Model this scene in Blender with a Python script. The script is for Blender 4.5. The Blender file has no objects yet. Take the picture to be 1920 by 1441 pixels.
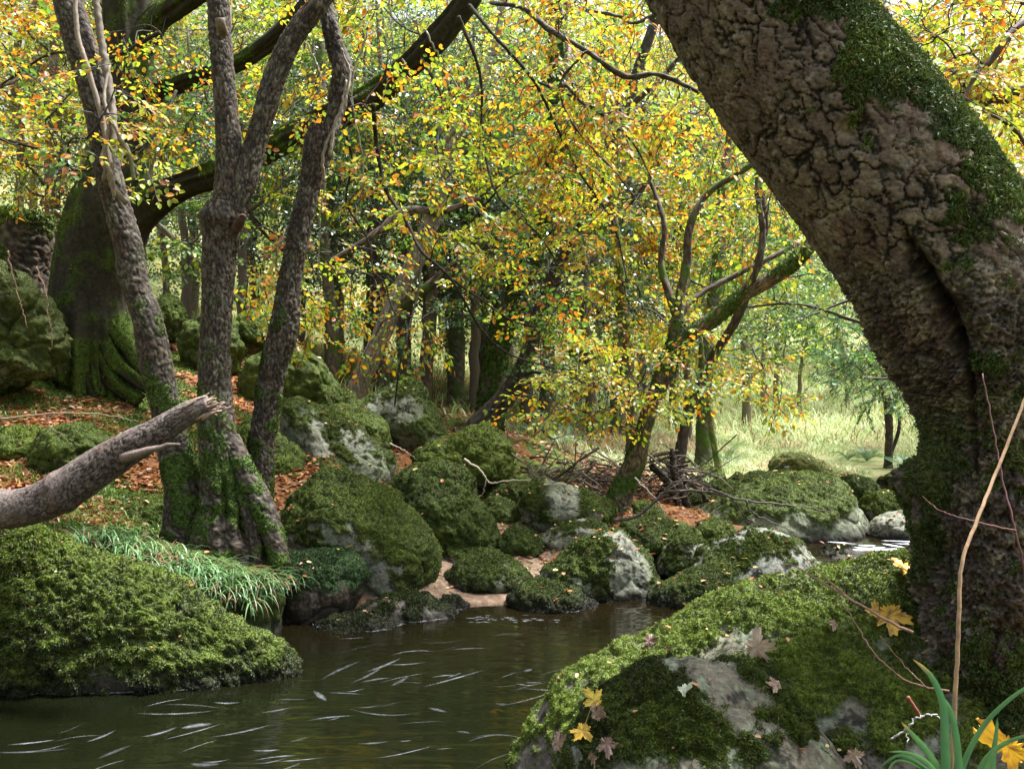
import bpy, math, random
import numpy as np
from math import pi, radians, sin, cos
from mathutils import Vector

# ------------------------------------------------------------------ camera, world, sun, exposure
S = bpy.context.scene
COL = S.collection
CAM_H = 1.6
FPX = 1700.0                      # focal length in pixels of the 1920 wide photograph
cam_d = bpy.data.cameras.new('camera')
cam_d.sensor_width = 36.0
cam_d.lens = 36.0 * FPX / 1920.0
cam_d.clip_start = 0.05
cam_d.clip_end = 600
cam = bpy.data.objects.new('camera', cam_d)
COL.objects.link(cam)
cam.location = (0, 0, CAM_H)
cam.rotation_euler = (pi / 2, 0, 0)
S.camera = cam

SUN_EL, SUN_AZ = radians(66), radians(70)      # azimuth measured from +Y towards +X
world = bpy.data.worlds.new('World')
S.world = world
world.use_nodes = True
wn = world.node_tree
wn.nodes.clear()
sky = wn.nodes.new('ShaderNodeTexSky')
sky.sky_type = 'NISHITA'
sky.sun_disc = False
sky.sun_elevation = SUN_EL
sky.sun_rotation = SUN_AZ
sky.dust_density = 6.0
sky.air_density = 1.0
sky.ozone_density = 0.6
hs = wn.nodes.new('ShaderNodeHueSaturation')
hs.inputs['Saturation'].default_value = 0.36
bg = wn.nodes.new('ShaderNodeBackground')
bg.inputs['Strength'].default_value = 0.11
wo = wn.nodes.new('ShaderNodeOutputWorld')
wn.links.new(sky.outputs[0], hs.inputs['Color'])
wn.links.new(hs.outputs[0], bg.inputs['Color'])
wn.links.new(bg.outputs[0], wo.inputs['Surface'])

sun_d = bpy.data.lights.new('sun', 'SUN')
sun_d.energy = 4.6
sun_d.angle = radians(8)
sun_d.color = (1.0, 0.97, 0.91)
sun = bpy.data.objects.new('sun', sun_d)
COL.objects.link(sun)
sd = Vector((sin(SUN_AZ) * cos(SUN_EL), cos(SUN_AZ) * cos(SUN_EL), sin(SUN_EL)))
sun.rotation_euler = sd.to_track_quat('Z', 'Y').to_euler()

S.view_settings.view_transform = 'Standard'
S.view_settings.look = 'None'
S.view_settings.exposure = 1.72
S.view_settings.gamma = 1.0
S.render.engine = 'CYCLES'
cy = S.cycles
cy.max_bounces = 6
cy.diffuse_bounces = 3
cy.glossy_bounces = 3
cy.transmission_bounces = 3
cy.transparent_max_bounces = 6
cy.caustics_reflective = False
cy.caustics_refractive = False
cy.use_denoising = True
cy.sample_clamp_indirect = 8.0

# ------------------------------------------------------------------ numeric helpers
rng = np.random.default_rng(7)
_perm = np.random.default_rng(3).permutation(256).astype(np.int64)
_perm = np.concatenate([_perm, _perm, _perm])
_grad = np.random.default_rng(4).normal(size=(256, 3))
_grad /= np.linalg.norm(_grad, axis=1)[:, None]
_rnd3 = np.random.default_rng(5).random((256, 3))
_rnd1 = np.random.default_rng(6).random(256)


def _h(i, j, k):
    return _perm[_perm[_perm[i & 255] + (j & 255)] + (k & 255)]


def noise(p):
    p = np.asarray(p, float)
    i = np.floor(p).astype(np.int64)
    f = p - i
    w = f * f * f * (f * (f * 6 - 15) + 10)
    out = 0
    for a in (0, 1):
        wx = w[:, 0] if a else 1 - w[:, 0]
        for b in (0, 1):
            wy = w[:, 1] if b else 1 - w[:, 1]
            for c in (0, 1):
                wz = w[:, 2] if c else 1 - w[:, 2]
                g = _grad[_h(i[:, 0] + a, i[:, 1] + b, i[:, 2] + c)]
                out = out + wx * wy * wz * (g[:, 0] * (f[:, 0] - a) + g[:, 1] * (f[:, 1] - b) + g[:, 2] * (f[:, 2] - c))
    return out * 1.7


def fbm(p, n=4, g=0.5):
    p = np.asarray(p, float)
    s, a, t = 0, 1.0, 0
    for k in range(n):
        s = s + a * noise(p * 2.0 ** k + 17.3 * k)
        t += a
        a *= g
    return s / t * 1.3


def voro(p):
    """F1, F2 and a random value of the nearest cell"""
    p = np.asarray(p, float)
    i = np.floor(p).astype(np.int64)
    f1 = np.full(len(p), 9.0)
    f2 = np.full(len(p), 9.0)
    idv = np.zeros(len(p))
    for a in (-1, 0, 1):
        for b in (-1, 0, 1):
            for c in (-1, 0, 1):
                h = _h(i[:, 0] + a, i[:, 1] + b, i[:, 2] + c)
                q = _rnd3[h] * 0.9
                d = np.sqrt((i[:, 0] + a + q[:, 0] - p[:, 0]) ** 2 + (i[:, 1] + b + q[:, 1] - p[:, 1]) ** 2 + (i[:, 2] + c + q[:, 2] - p[:, 2]) ** 2)
                near = d < f1
                f2 = np.where(near, f1, np.minimum(f2, d))
                idv = np.where(near, _rnd1[h], idv)
                f1 = np.where(near, d, f1)
    return f1, f2, idv


def sstep(a, b, x):
    t = np.clip((x - a) / (b - a), 0, 1)
    return t * t * (3 - 2 * t)


def unit(v):
    return v / np.maximum(np.linalg.norm(v, axis=-1, keepdims=True), 1e-9)


def mixc(a, b, t):
    a = np.asarray(a, float)
    b = np.asarray(b, float)
    t = np.asarray(t)[:, None]
    return a * (1 - t) + b * t


def P(u, v, Y):
    return np.array([(u - 960.0) / FPX * Y, Y, CAM_H - (v - 720.0) / FPX * Y])


# ------------------------------------------------------------------ mesh helpers
def mesh(name, V, F, col=None, smooth=True):
    """V (n,3), F a list of (m,k) int arrays; col (n,3) linear colour"""
    me = bpy.data.meshes.new(name)
    V = np.asarray(V, np.float32)
    F = [np.asarray(f, np.int32) for f in F if len(f)]
    n = len(V)
    me.vertices.add(n)
    me.vertices.foreach_set('co', V.ravel())
    loops = np.concatenate([f.ravel() for f in F])
    tot = np.concatenate([np.full(len(f), f.shape[1], np.int32) for f in F])
    st = np.concatenate([[0], np.cumsum(tot)[:-1]]).astype(np.int32)
    me.loops.add(len(loops))
    me.loops.foreach_set('vertex_index', loops)
    me.polygons.add(len(tot))
    me.polygons.foreach_set('loop_start', st)
    me.polygons.foreach_set('loop_total', tot)
    if smooth:
        me.polygons.foreach_set('use_smooth', np.ones(len(tot), bool))
    if col is not None:
        at = me.attributes.new('Col', 'FLOAT_COLOR', 'POINT')
        c = np.ones((n, 4), np.float32)
        c[:, :3] = col
        at.data.foreach_set('color', c.ravel())
    me.update(calc_edges=True)
    return me


def obj(name, me, mat, parent=None, origin=None):
    o = bpy.data.objects.new(name, me)
    COL.objects.link(o)
    if mat is not None and not me.materials:
        me.materials.append(mat)
    if parent is not None:
        o.parent = parent
    return o


def build(name, V, F, mat, parent=None, col=None, smooth=True):
    V = np.asarray(V, float)
    if parent is not None:
        V = V - np.array(parent.location)
        return obj(name, mesh(name, V, F, col, smooth), mat, parent)
    c = np.array([(V[:, 0].min() + V[:, 0].max()) / 2, (V[:, 1].min() + V[:, 1].max()) / 2, V[:, 2].min()])
    o = obj(name, mesh(name, V - c, F, col, smooth), mat)
    o.location = c
    return o


def tag(o, label, cat, group=None, kind=None):
    if label:
        o['label'] = label
    if cat:
        o['category'] = cat
    if group:
        o['group'] = group
    if kind:
        o['kind'] = kind
    return o


def empty(name, loc, label, cat, group=None):
    o = bpy.data.objects.new(name, None)
    COL.objects.link(o)
    o.location = tuple(float(x) for x in loc)
    return tag(o, label, cat, group)


class Bag:
    """collects pieces into one vertex/face/colour set"""

    def __init__(self):
        self.V, self.F, self.C, self.n = [], {}, [], 0

    def add(self, V, F, C=None):
        V = np.asarray(V, float)
        for f in F:
            f = np.asarray(f)
            if len(f):
                self.F.setdefault(f.shape[1], []).append(f + self.n)
        self.V.append(V)
        if C is None:
            C = (0.1, 0.1, 0.1)
        self.C.append(np.broadcast_to(np.asarray(C, float), (len(V), 3)))
        self.n += len(V)

    def out(self, name, mat, parent=None, smooth=True):
        V = np.concatenate(self.V)
        return build(name, V, [np.concatenate(f) for f in self.F.values()], mat, parent, np.concatenate(self.C), smooth)


def vnormals(V, F):
    N = np.zeros_like(V)
    for f in F:
        if f.shape[1] == 4:
            n = np.cross(V[f[:, 2]] - V[f[:, 0]], V[f[:, 3]] - V[f[:, 1]])
        else:
            n = np.cross(V[f[:, 1]] - V[f[:, 0]], V[f[:, 2]] - V[f[:, 0]])
        for k in range(f.shape[1]):
            for c in range(3):
                N[:, c] += np.bincount(f[:, k], n[:, c], len(V))
    return unit(N)


# ------------------------------------------------------------------ materials
def new_mat(name):
    m = bpy.data.materials.new(name)
    m.use_nodes = True
    m.node_tree.nodes.clear()
    return m, m.node_tree.nodes, m.node_tree.links


def vmat(name, rough=0.85, spec=0.3, nscale=30, var=0.35, bscale=60, bump=0.4, bdist=0.01, coat=0.0):
    m, N, L = new_mat(name)
    out = N.new('ShaderNodeOutputMaterial')
    b = N.new('ShaderNodeBsdfPrincipled')
    b.inputs['Roughness'].default_value = rough
    b.inputs['Specular IOR Level'].default_value = spec
    b.inputs['Coat Weight'].default_value = coat
    b.inputs['Coat Roughness'].default_value = 0.35
    a = N.new('ShaderNodeAttribute')
    a.attribute_name = 'Col'
    tc = N.new('ShaderNodeTexCoord')
    n1 = N.new('ShaderNodeTexNoise')
    n1.inputs['Scale'].default_value = nscale
    n1.inputs['Detail'].default_value = 4
    n1.inputs['Roughness'].default_value = 0.7
    mr = N.new('ShaderNodeMapRange')
    mr.inputs['From Min'].default_value = 0.3
    mr.inputs['From Max'].default_value = 0.7
    mr.inputs['To Min'].default_value = 1 - var
    mr.inputs['To Max'].default_value = 1 + var
    mx = N.new('ShaderNodeVectorMath')
    mx.operation = 'SCALE'
    L.new(tc.outputs['Object'], n1.inputs['Vector'])
    L.new(n1.outputs['Fac'], mr.inputs['Value'])
    L.new(a.outputs['Color'], mx.inputs[0])
    L.new(mr.outputs[0], mx.inputs['Scale'])
    L.new(mx.outputs[0], b.inputs['Base Color'])
    n2 = N.new('ShaderNodeTexNoise')
    n2.inputs['Scale'].default_value = bscale
    n2.inputs['Detail'].default_value = 5
    n2.inputs['Roughness'].default_value = 0.7
    bp = N.new('ShaderNodeBump')
    bp.inputs['Strength'].default_value = bump
    bp.inputs['Distance'].default_value = bdist
    L.new(tc.outputs['Object'], n2.inputs['Vector'])
    L.new(n2.outputs['Fac'], bp.inputs['Height'])
    L.new(bp.outputs[0], b.inputs['Normal'])
    L.new(b.outputs[0], out.inputs[0])
    return m


def leafmat(name, trans=0.5, gloss=0.06, grough=0.35, hue=0.0, valv=0.0):
    m, N, L = new_mat(name)
    out = N.new('ShaderNodeOutputMaterial')
    a = N.new('ShaderNodeAttribute')
    a.attribute_name = 'Col'
    src = a.outputs['Color']
    if hue or valv:
        oi = N.new('ShaderNodeObjectInfo')
        hsv = N.new('ShaderNodeHueSaturation')
        m1 = N.new('ShaderNodeMapRange')
        m1.inputs['To Min'].default_value = 0.5 - hue
        m1.inputs['To Max'].default_value = 0.5 + hue
        m2 = N.new('ShaderNodeMapRange')
        m2.inputs['To Min'].default_value = 1 - valv
        m2.inputs['To Max'].default_value = 1 + valv
        L.new(oi.outputs['Random'], m1.inputs['Value'])
        L.new(oi.outputs['Random'], m2.inputs['Value'])
        L.new(m1.outputs[0], hsv.inputs['Hue'])
        L.new(m2.outputs[0], hsv.inputs['Value'])
        L.new(src, hsv.inputs['Color'])
        src = hsv.outputs[0]
    d = N.new('ShaderNodeBsdfDiffuse')
    t = N.new('ShaderNodeBsdfTranslucent')
    g = N.new('ShaderNodeBsdfGlossy')
    g.inputs['Roughness'].default_value = grough
    g.inputs['Color'].default_value = (0.9, 0.95, 1, 1)
    x1 = N.new('ShaderNodeMixShader')
    x1.inputs[0].default_value = trans
    x2 = N.new('ShaderNodeMixShader')
    x2.inputs[0].default_value = gloss
    L.new(src, d.inputs[0])
    L.new(src, t.inputs[0])
    L.new(d.outputs[0], x1.inputs[1])
    L.new(t.outputs[0], x1.inputs[2])
    L.new(x1.outputs[0], x2.inputs[1])
    L.new(g.outputs[0], x2.inputs[2])
    L.new(x2.outputs[0], out.inputs[0])
    return m


M_ROCK = vmat('rock', 0.8, 0.3, 55, 0.5, 90, 0.5, 0.01)
M_BARK = vmat('bark', 0.7, 0.4, 45, 0.45, 70, 0.6, 0.008)
M_BARKD = vmat('bark_dark', 0.85, 0.12, 30, 0.5, 50, 0.5, 0.006)
M_BARKF = vmat('bark_fine', 0.72, 0.25, 90, 0.5, 140, 0.55, 0.005)
M_TWIG = vmat('twig', 0.7, 0.3, 40, 0.3, 60, 0.3, 0.004)
M_GROUND = vmat('ground', 0.9, 0.2, 25, 0.5, 40, 0.8, 0.02)
M_MOSS = leafmat('moss', 0.25, 0.02, 0.5)
M_LEAF = leafmat('leaf', 0.55, 0.03, 0.45)
M_LEAFFAR = leafmat('leaf_far', 0.5, 0.04, 0.4, 0.018, 0.15)
M_HOLLY = leafmat('glossy_leaf', 0.35, 0.12, 0.3)
M_GRASS = leafmat('grass', 0.35, 0.035, 0.4)
M_LITTER = leafmat('dead_leaf', 0.2, 0.04, 0.45)

# palettes, linear
YEL = [(0.62, 0.42, 0.03), (0.66, 0.50, 0.05), (0.55, 0.34, 0.02)]
ORA = [(0.55, 0.22, 0.02), (0.48, 0.16, 0.02), (0.60, 0.30, 0.03), (0.35, 0.11, 0.02)]
LIM = [(0.36, 0.46, 0.04), (0.26, 0.38, 0.03), (0.46, 0.50, 0.05)]
GRN = [(0.11, 0.23, 0.04), (0.15, 0.29, 0.05), (0.08, 0.18, 0.04)]
TEAL = [(0.10, 0.22, 0.10), (0.13, 0.26, 0.12), (0.07, 0.15, 0.07)]
DARK = [(0.03, 0.08, 0.025), (0.045, 0.11, 0.03), (0.06, 0.13, 0.04)]
PALE = [(0.34, 0.48, 0.14), (0.42, 0.54, 0.15), (0.28, 0.46, 0.20)]


def palette(pos, weights, seed=0, scale=1.3, spread=0.55):
    """weights: list of (colour list, weight); neighbouring leaves tend to share a colour"""
    r = np.random.default_rng(seed)
    n = len(pos)
    w = np.array([x[1] for x in weights], float)
    w = w / w.sum()
    edges = np.cumsum(w)
    t = noise(pos * scale + 31.7 * (seed % 17)) * 0.9 + 0.5
    t = np.clip(t * (1 - spread) + r.random(n) * spread, 0.001, 0.999)
    # spread the value evenly again
    o = np.argsort(np.argsort(t)) / max(n, 1)
    k = np.searchsorted(edges, o * 0.9999)
    k = np.clip(k, 0, len(weights) - 1)
    out = np.zeros((n, 3))
    for i, (cl, _) in enumerate(weights):
        m = k == i
        cl = np.array(cl)
        out[m] = cl[r.integers(0, len(cl), m.sum())]
    out *= (0.55 + 0.62 * r.random(n))[:, None] * np.array([1.0, .98, .75])
    return out


# ------------------------------------------------------------------ leaves and sprays
def leaf_geo(b, d, n, L, W=0.62, simple=False):
    d = unit(d)
    s = unit(np.cross(n, d))
    n = unit(np.cross(d, s))
    L = np.broadcast_to(np.asarray(L, float), (len(b),))[:, None]
    if simple:
        V = np.stack([b, b + d * .5 * L + s * L * W * .5 + n * L * .06, b + d * L, b + d * .5 * L - s * L * W * .5 + n * L * .06], 1)
        k = 4
        base = np.arange(len(b))[:, None] * 4
        F = [base + np.array([0, 1, 2, 3])]
    else:
        V = np.stack([b, b + d * .3 * L + s * L * W * .46 + n * L * .08, b + d * .72 * L + s * L * W * .38 + n * L * .03,
                      b + d * L - n * L * .06, b + d * .72 * L - s * L * W * .38 + n * L * .03, b + d * .3 * L - s * L * W * .46 + n * L * .08], 1)
        k = 6
        base = np.arange(len(b))[:, None] * 6
        F = [np.concatenate([base + np.array([0, 1, 2, 3]), base + np.array([0, 3, 4, 5])])]
    return V.reshape(-1, 3), F, k


def spray_template(seed, nside=6, spacing=0.085):
    r = np.random.default_rng(seed)
    lb, ld, seg = [], [], []

    def line(p, a, L, z, kind):
        n = max(2, int(L / 0.2))
        pts = [np.array(p)]
        for i in range(n):
            a += r.normal() * 0.13
            pts.append(pts[-1] + np.array([cos(a), sin(a), z - 0.12 * i / n]) * L / n)
        pts = np.array(pts)
        for i in range(n):
            seg.append((pts[i], pts[i + 1], 0.009 if kind == 0 else 0.005))
        m = int(L / spacing)
        for i in range(m):
            t = (i + 0.7) / m * n
            j = min(int(t), n - 1)
            q = pts[j] + (pts[j + 1] - pts[j]) * (t - j)
            side = 1 if i % 2 else -1
            aa = a + side * r.uniform(0.6, 1.1)
            if kind == 0 and t < n * 0.35:
                continue
            lb.append(q + np.array([cos(aa), sin(aa), 0]) * 0.015)
            ld.append([cos(aa), sin(aa), r.normal() * 0.25 - 0.1])
        lb.append(pts[-1])
        ld.append([cos(a), sin(a), -0.1])
        return pts

    main = line((0, 0, 0), 0, 1.0, -0.05, 0)
    for i in range(nside):
        t = 0.12 + 0.75 * i / nside
        k = t * (len(main) - 1)
        j = int(k)
        q = main[j] + (main[min(j + 1, len(main) - 1)] - main[j]) * (k - j)
        side = 1 if i % 2 else -1
        line(q, side * r.uniform(0.6, 0.95), (0.62 - 0.4 * t) * r.uniform(0.7, 1.2), r.normal() * 0.1 - 0.05, 1)
    return np.array(lb), np.array(ld), seg


SPRAYS = [spray_template(s) for s in range(8)]


def sprays(foliage, twigs, pos, fwd, size, leaf, colour_fn, seed=0, simple=False, jitter=0.5, tw_col=(0.05, 0.04, 0.03), keep=1.0, w=0.62):
    r = np.random.default_rng(seed)
    n = len(pos)
    f = unit(fwd + r.normal(size=(n, 3)) * 0.15)
    up = np.tile([0.0, 0, 1.0], (n, 1)) + r.normal(size=(n, 3)) * 0.24
    s = unit(np.cross(up, f))
    u = np.cross(f, s)
    R = np.stack([f, s, u], 2)               # columns are the local axes
    size = np.broadcast_to(size, (n,)) * r.uniform(0.75, 1.25, n)
    which = r.integers(0, len(SPRAYS), n)
    for k, (lb, ld, seg) in enumerate(SPRAYS):
        m = np.where(which == k)[0]
        if not len(m):
            continue
        b = pos[m][:, None] + np.einsum('mij,lj->mli', R[m], lb) * size[m][:, None, None]
        d = np.einsum('mij,lj->mli', R[m], ld)
        b = b.reshape(-1, 3)
        d = d.reshape(-1, 3)
        nn = np.repeat(u[m], len(lb), 0) + r.normal(size=b.shape) * jitter
        d = unit(d) + r.normal(size=b.shape) * 0.22 + np.array([0, 0, -0.18])
        kk = r.random(len(b)) < keep
        b, d, nn = b[kk], d[kk], nn[kk]
        V, F, q = leaf_geo(b, d, nn, leaf * r.uniform(0.5, 1.35, len(b)), w, simple)
        C = np.repeat(colour_fn(b), q, 0)
        foliage.add(V, F, C)
        if twigs is not None:
            A = np.array([x[0] for x in seg])
            B = np.array([x[1] for x in seg])
            rad = np.array([x[2] for x in seg])
            a = pos[m][:, None] + np.einsum('mij,lj->mli', R[m], A) * size[m][:, None, None]
            e = pos[m][:, None] + np.einsum('mij,lj->mli', R[m], B) * size[m][:, None, None]
            rr = (np.tile(rad, (len(m), 1)) * size[m][:, None]).reshape(-1, 1)
            a = a.reshape(-1, 3)
            e = e.reshape(-1, 3)
            dd = unit(e - a)
            s1 = unit(np.cross(dd, [0.31, 0.2, 0.93]))
            s2 = np.cross(dd, s1)
            ring = [s1 * cos(t) + s2 * sin(t) for t in (0, 2.094, 4.189)]
            V = np.stack([a + ring[i] * rr for i in range(3)] + [e + ring[i] * rr * .7 for i in range(3)], 1).reshape(-1, 3)
            base = np.arange(len(a))[:, None] * 6
            F = [np.concatenate([base + np.array(q4) for q4 in ((0, 1, 4, 3), (1, 2, 5, 4), (2, 0, 3, 5))])]
            twigs.add(V, F, tw_col)


# ------------------------------------------------------------------ tubes
def spline(pts, n):
    pts = np.asarray(pts, float)
    k = len(pts)
    if k == 2:
        t = np.linspace(0, 1, n)[:, None]
        return pts[0] * (1 - t) + pts[1] * t
    e = np.concatenate([[2 * pts[0] - pts[1]], pts, [2 * pts[-1] - pts[-2]]])
    seglen = np.linalg.norm(np.diff(pts[:, :3], axis=0), axis=1)
    cum = np.concatenate([[0], np.cumsum(seglen)])
    s = np.linspace(0, cum[-1], n)
    i = np.clip(np.searchsorted(cum, s, side='right') - 1, 0, k - 2)
    t = ((s - cum[i]) / np.maximum(seglen[i], 1e-9))[:, None]
    p0, p1, p2, p3 = e[i], e[i + 1], e[i + 2], e[i + 3]
    return 0.5 * ((2 * p1) + (-p0 + p2) * t + (2 * p0 - 5 * p1 + 4 * p2 - p3) * t ** 2 + (-p0 + 3 * p1 - 3 * p2 + p3) * t ** 3)


def tube_grid(path, rad, seg, ref=(0, 1, 0)):
    """rings round a path; angle 0 points across the view to the right, pi/2 towards the viewer"""
    T = unit(np.gradient(path, axis=0))
    ref = np.asarray(ref, float)
    if np.abs(T @ ref).max() > 0.93:
        ref = np.array([0.25, 0.3, 0.92]) if np.abs(T @ np.array([0.25, 0.3, 0.92])).max() < 0.93 else np.array([0.9, -0.2, 0.3])
    A = unit(np.cross(ref, T))
    B = np.cross(A, T)
    A[:] = A
    a = np.arange(seg) / seg * 2 * pi
    D = A[:, None] * np.cos(a)[None, :, None] + B[:, None] * np.sin(a)[None, :, None]
    V = path[:, None] + D * rad[:, None, None]
    return V, D, a


def grid_faces(n, m, wrap=True):
    i = np.arange(n - 1)[:, None]
    j = np.arange(m if wrap else m - 1)[None]
    j2 = (j + 1) % m
    return np.stack([i * m + j, i * m + j2, (i + 1) * m + j2, (i + 1) * m + j], -1).reshape(-1, 4)


def capped(V, n, m):
    """closes both ends of a ring grid with a centre point"""
    V2 = np.concatenate([V.reshape(-1, 3), [V[0].mean(0)], [V[-1].mean(0)]])
    j = np.arange(m)
    j2 = (j + 1) % m
    a = np.stack([j2, j, np.full(m, n * m)], 1)
    b = np.stack([(n - 1) * m + j, (n - 1) * m + j2, np.full(m, n * m + 1)], 1)
    return V2, [grid_faces(n, m), np.concatenate([a, b])]


def simple_tube(bag, pts, r0, r1, seg=6, n=None, col=(0.06, 0.05, 0.04), wob=0.0, seed=0):
    pts = np.asarray(pts, float)
    n = n or max(3, len(pts) * 3)
    c = spline(pts, n)
    if wob:
        c = c + np.random.default_rng(seed).normal(size=c.shape) * wob
    rad = np.linspace(r0, r1, n) if np.isscalar(r0) else np.interp(np.linspace(0, 1, n), np.linspace(0, 1, len(r0)), r0)
    V, D, a = tube_grid(c, rad, seg)
    V2, F = capped(V, n, seg)
    bag.add(V2, F, col)
    return c, rad


MOSSPTS = {}


def bark_tube(name, parent, ctrl, seg=48, step=0.02, bark='ridge', cell=0.03, amp=0.006, low=0.05, base=(0.13, 0.105, 0.085), dark=(0.03, 0.022, 0.018),
              mossfn=None, mosscol=(0.055, 0.10, 0.015), extra=None, seed=0, mat=None, lich=0.15, rough_low=None, mottle=None):
    """ctrl: list of (u, v, Y, width in photo pixels). Returns points for moss."""
    c = np.array([np.concatenate([P(u, v, Y), [w * 0.5 / FPX * Y]]) for u, v, Y, w in ctrl])
    L = np.linalg.norm(np.diff(c[:, :3], axis=0), axis=1).sum()
    n = max(6, int(L / step))
    cc = spline(c, n)
    path, rad = cc[:, :3], np.maximum(cc[:, 3], 0.002)
    V, D, a = tube_grid(path, rad, seg)
    s = np.concatenate([[0], np.cumsum(np.linalg.norm(np.diff(path, axis=0), axis=1))])
    aa = np.broadcast_to(a[None], (n, seg)).ravel()
    ss = np.broadcast_to(s[:, None], (n, seg)).ravel()
    rr = np.broadcast_to(rad[:, None], (n, seg)).ravel()
    loc = np.stack([np.cos(aa) * rr, np.sin(aa) * rr, ss], 1) + seed * 3.1
    Dv = D.reshape(-1, 3)
    X = V.reshape(-1, 3)
    lo = fbm(loc * (0.35 / rr.mean()) * np.array([1, 1, 0.6]), 3)
    disp = lo * low * rr.mean() * 2
    if bark == 'ridge':          # vertical fissured bark
        wv = np.stack([noise(loc * 14 + 5), noise(loc * 14 + 50), noise(loc * 9)], 1)
        q = loc / cell * np.array([1, 1, 0.26]) + wv * 0.9
        f1, f2, idv = voro(q)
        rg = 1 - np.abs(noise(loc / cell * np.array([.8, .8, .16]) + wv * 0.6)) * 2.2
        fine = fbm(loc / cell * np.array([2.2, 2.2, .9]), 4, .65)
        cr = np.clip(sstep(0.0, 0.3, f2 - f1) * (1 - sstep(.62, .95, rg)) + .25 * fine, 0, 1)
        disp = disp + amp * 1.3 * (cr - 1) + fine * amp * 0.7 + (idv - .5) * amp * .5
        idv = .35 + .65 * np.clip(idv + fine * .8, 0, 1)
    elif bark == 'plate':
        wv = np.stack([noise(loc * 9 + 5), noise(loc * 9 + 50), noise(loc * 9)], 1)
        w2 = np.stack([fbm(loc * 30 + 5, 3, .6), fbm(loc * 30 + 50, 3, .6), fbm(loc * 30 + 90, 3, .6)], 1)
        q = loc / cell * np.array([1, 1, 0.62]) + wv * 0.75 + w2 * .30
        f1, f2, idv = voro(q)
        q2 = loc / cell * np.array([2.6, 2.6, 1.3]) + wv + w2 * .5
        g1, g2, id2 = voro(q2)
        thick = sstep(-.35, .35, noise(loc * 4 + 70))
        fine = fbm(loc / cell * 2.6, 5, 0.68)
        rdg = 1 - np.abs(fbm(loc / cell * 1.3 + 8, 3, .6)) * 2.4
        crk = 1 - (1 - sstep(0.015, 0.06 + .10 * thick, f2 - f1)) * (.6 + .4 * thick)
        cr = crk * (1 - .30 * (1 - sstep(0, 0.08, g2 - g1)))
        if rough_low is not None:
            k_ = rough_low(X)
            rr2 = np.clip(.5 + .9 * fbm(loc / cell * np.array([2.0, 2.0, 1.6]) + w2, 5, .75), 0, 1)
            cr = cr * (1 - k_) + rr2 * k_
            disp = disp + k_ * (rr2 - .5) * amp * 2.2
        disp = disp + amp * 1.15 * (cr - 1) + (idv - 0.5) * amp * 0.55 + (id2 - .5) * amp * .10 + fine * amp * 0.30
        idv = .3 + .7 * np.clip(.2 + .45 * idv + .3 * id2 + fine * .7, 0, 1)
        cr = cr ** 1.2
    else:                         # smooth bark
        idv = noise(loc * 6) * .5 + .5
        cr = np.ones(len(loc))
        flute = noise(np.stack([np.cos(aa) * 2.6, np.sin(aa) * 2.6, ss * 0.35], 1) + seed)
        disp = disp + flute * amp * 2.2 + fbm(loc * 18, 3) * .004
    if extra is not None:
        disp = disp + extra(aa, ss / s[-1], X, loc)
    X2 = X + Dv * disp[:, None]
    colr = mixc(dark, base, np.clip(cr * (0.55 + 0.6 * idv), 0, 1.2))
    g = fbm(loc * 22, 4, .7)
    colr = colr * (1 + 0.6 * g)[:, None]
    if mottle is not None:
        kk = sstep(.0, .3, fbm(loc * 7 + 20, 5, .75)) * ((.25 + .75 * rough_low(X)) if rough_low is not None else .5)
        colr = colr * (1 - kk)[:, None] + colr * (np.array(mottle) / np.array(base)) * kk[:, None]
        rd = sstep(.15, .4, fbm(loc * 5 + 60, 4)) * .6
        colr = colr * (1 - rd[:, None] * np.array([0, .2, .25]))
        fl = sstep(.38, .6, noise(loc * 48 + 13)) * sstep(-.2, .4, noise(loc * 5 + 40)) * (.7 if rough_low is not None else .22)
        colr = colr * (1 - fl)[:, None] + np.array([.24, .24, .21]) * fl[:, None]
    lc = sstep(0.35, 0.6, noise(loc * 16 + 9)) * lich
    colr = mixc(0, 0, lc) + colr * (1 - lc)[:, None] + np.array([0.28, 0.30, 0.24]) * lc[:, None]
    mm = np.zeros(len(X2))
    if mossfn is not None:
        mm = np.clip(mossfn(aa, ss / s[-1], X2, Dv, loc), 0, 1)
        mc = np.array(mosscol) * (0.7 + 0.6 * (noise(loc * 30) * .5 + .5))[:, None]
        colr = colr * (1 - mm)[:, None] + mc * mm[:, None]
        X2 = X2 + Dv * (mm * 0.004)[:, None]
    Vg, F = capped(X2.reshape(n, seg, 3), n, seg)
    C = np.concatenate([colr, colr[:2]])
    o = build(name, Vg, F, mat or M_BARKF, parent, np.clip(C, 0.002, 1))
    return dict(o=o, V=X2, N=Dv, m=mm, F=[F[0]], path=path, rad=rad)


def sample(V, F, w, n, seed=0):
    """n points spread over the quads F, more where the vertex weight w is high; returns position and normal"""
    r = np.random.default_rng(seed)
    N = vnormals(V, F)
    f = F[0]
    a = np.linalg.norm(np.cross(V[f[:, 2]] - V[f[:, 0]], V[f[:, 3]] - V[f[:, 1]]), axis=1)
    pw = a * np.clip(w[f].mean(1), 0, None) ** 1.2
    if pw.sum() <= 0:
        return np.zeros((0, 3)), np.zeros((0, 3))
    k = r.choice(len(f), n, p=pw / pw.sum())
    u, v = r.random((2, n, 1))
    q = f[k]
    Pp = (V[q[:, 0]] * (1 - u) + V[q[:, 1]] * u) * (1 - v) + (V[q[:, 3]] * (1 - u) + V[q[:, 2]] * u) * v
    return Pp, unit(N[q].mean(1))


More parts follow.
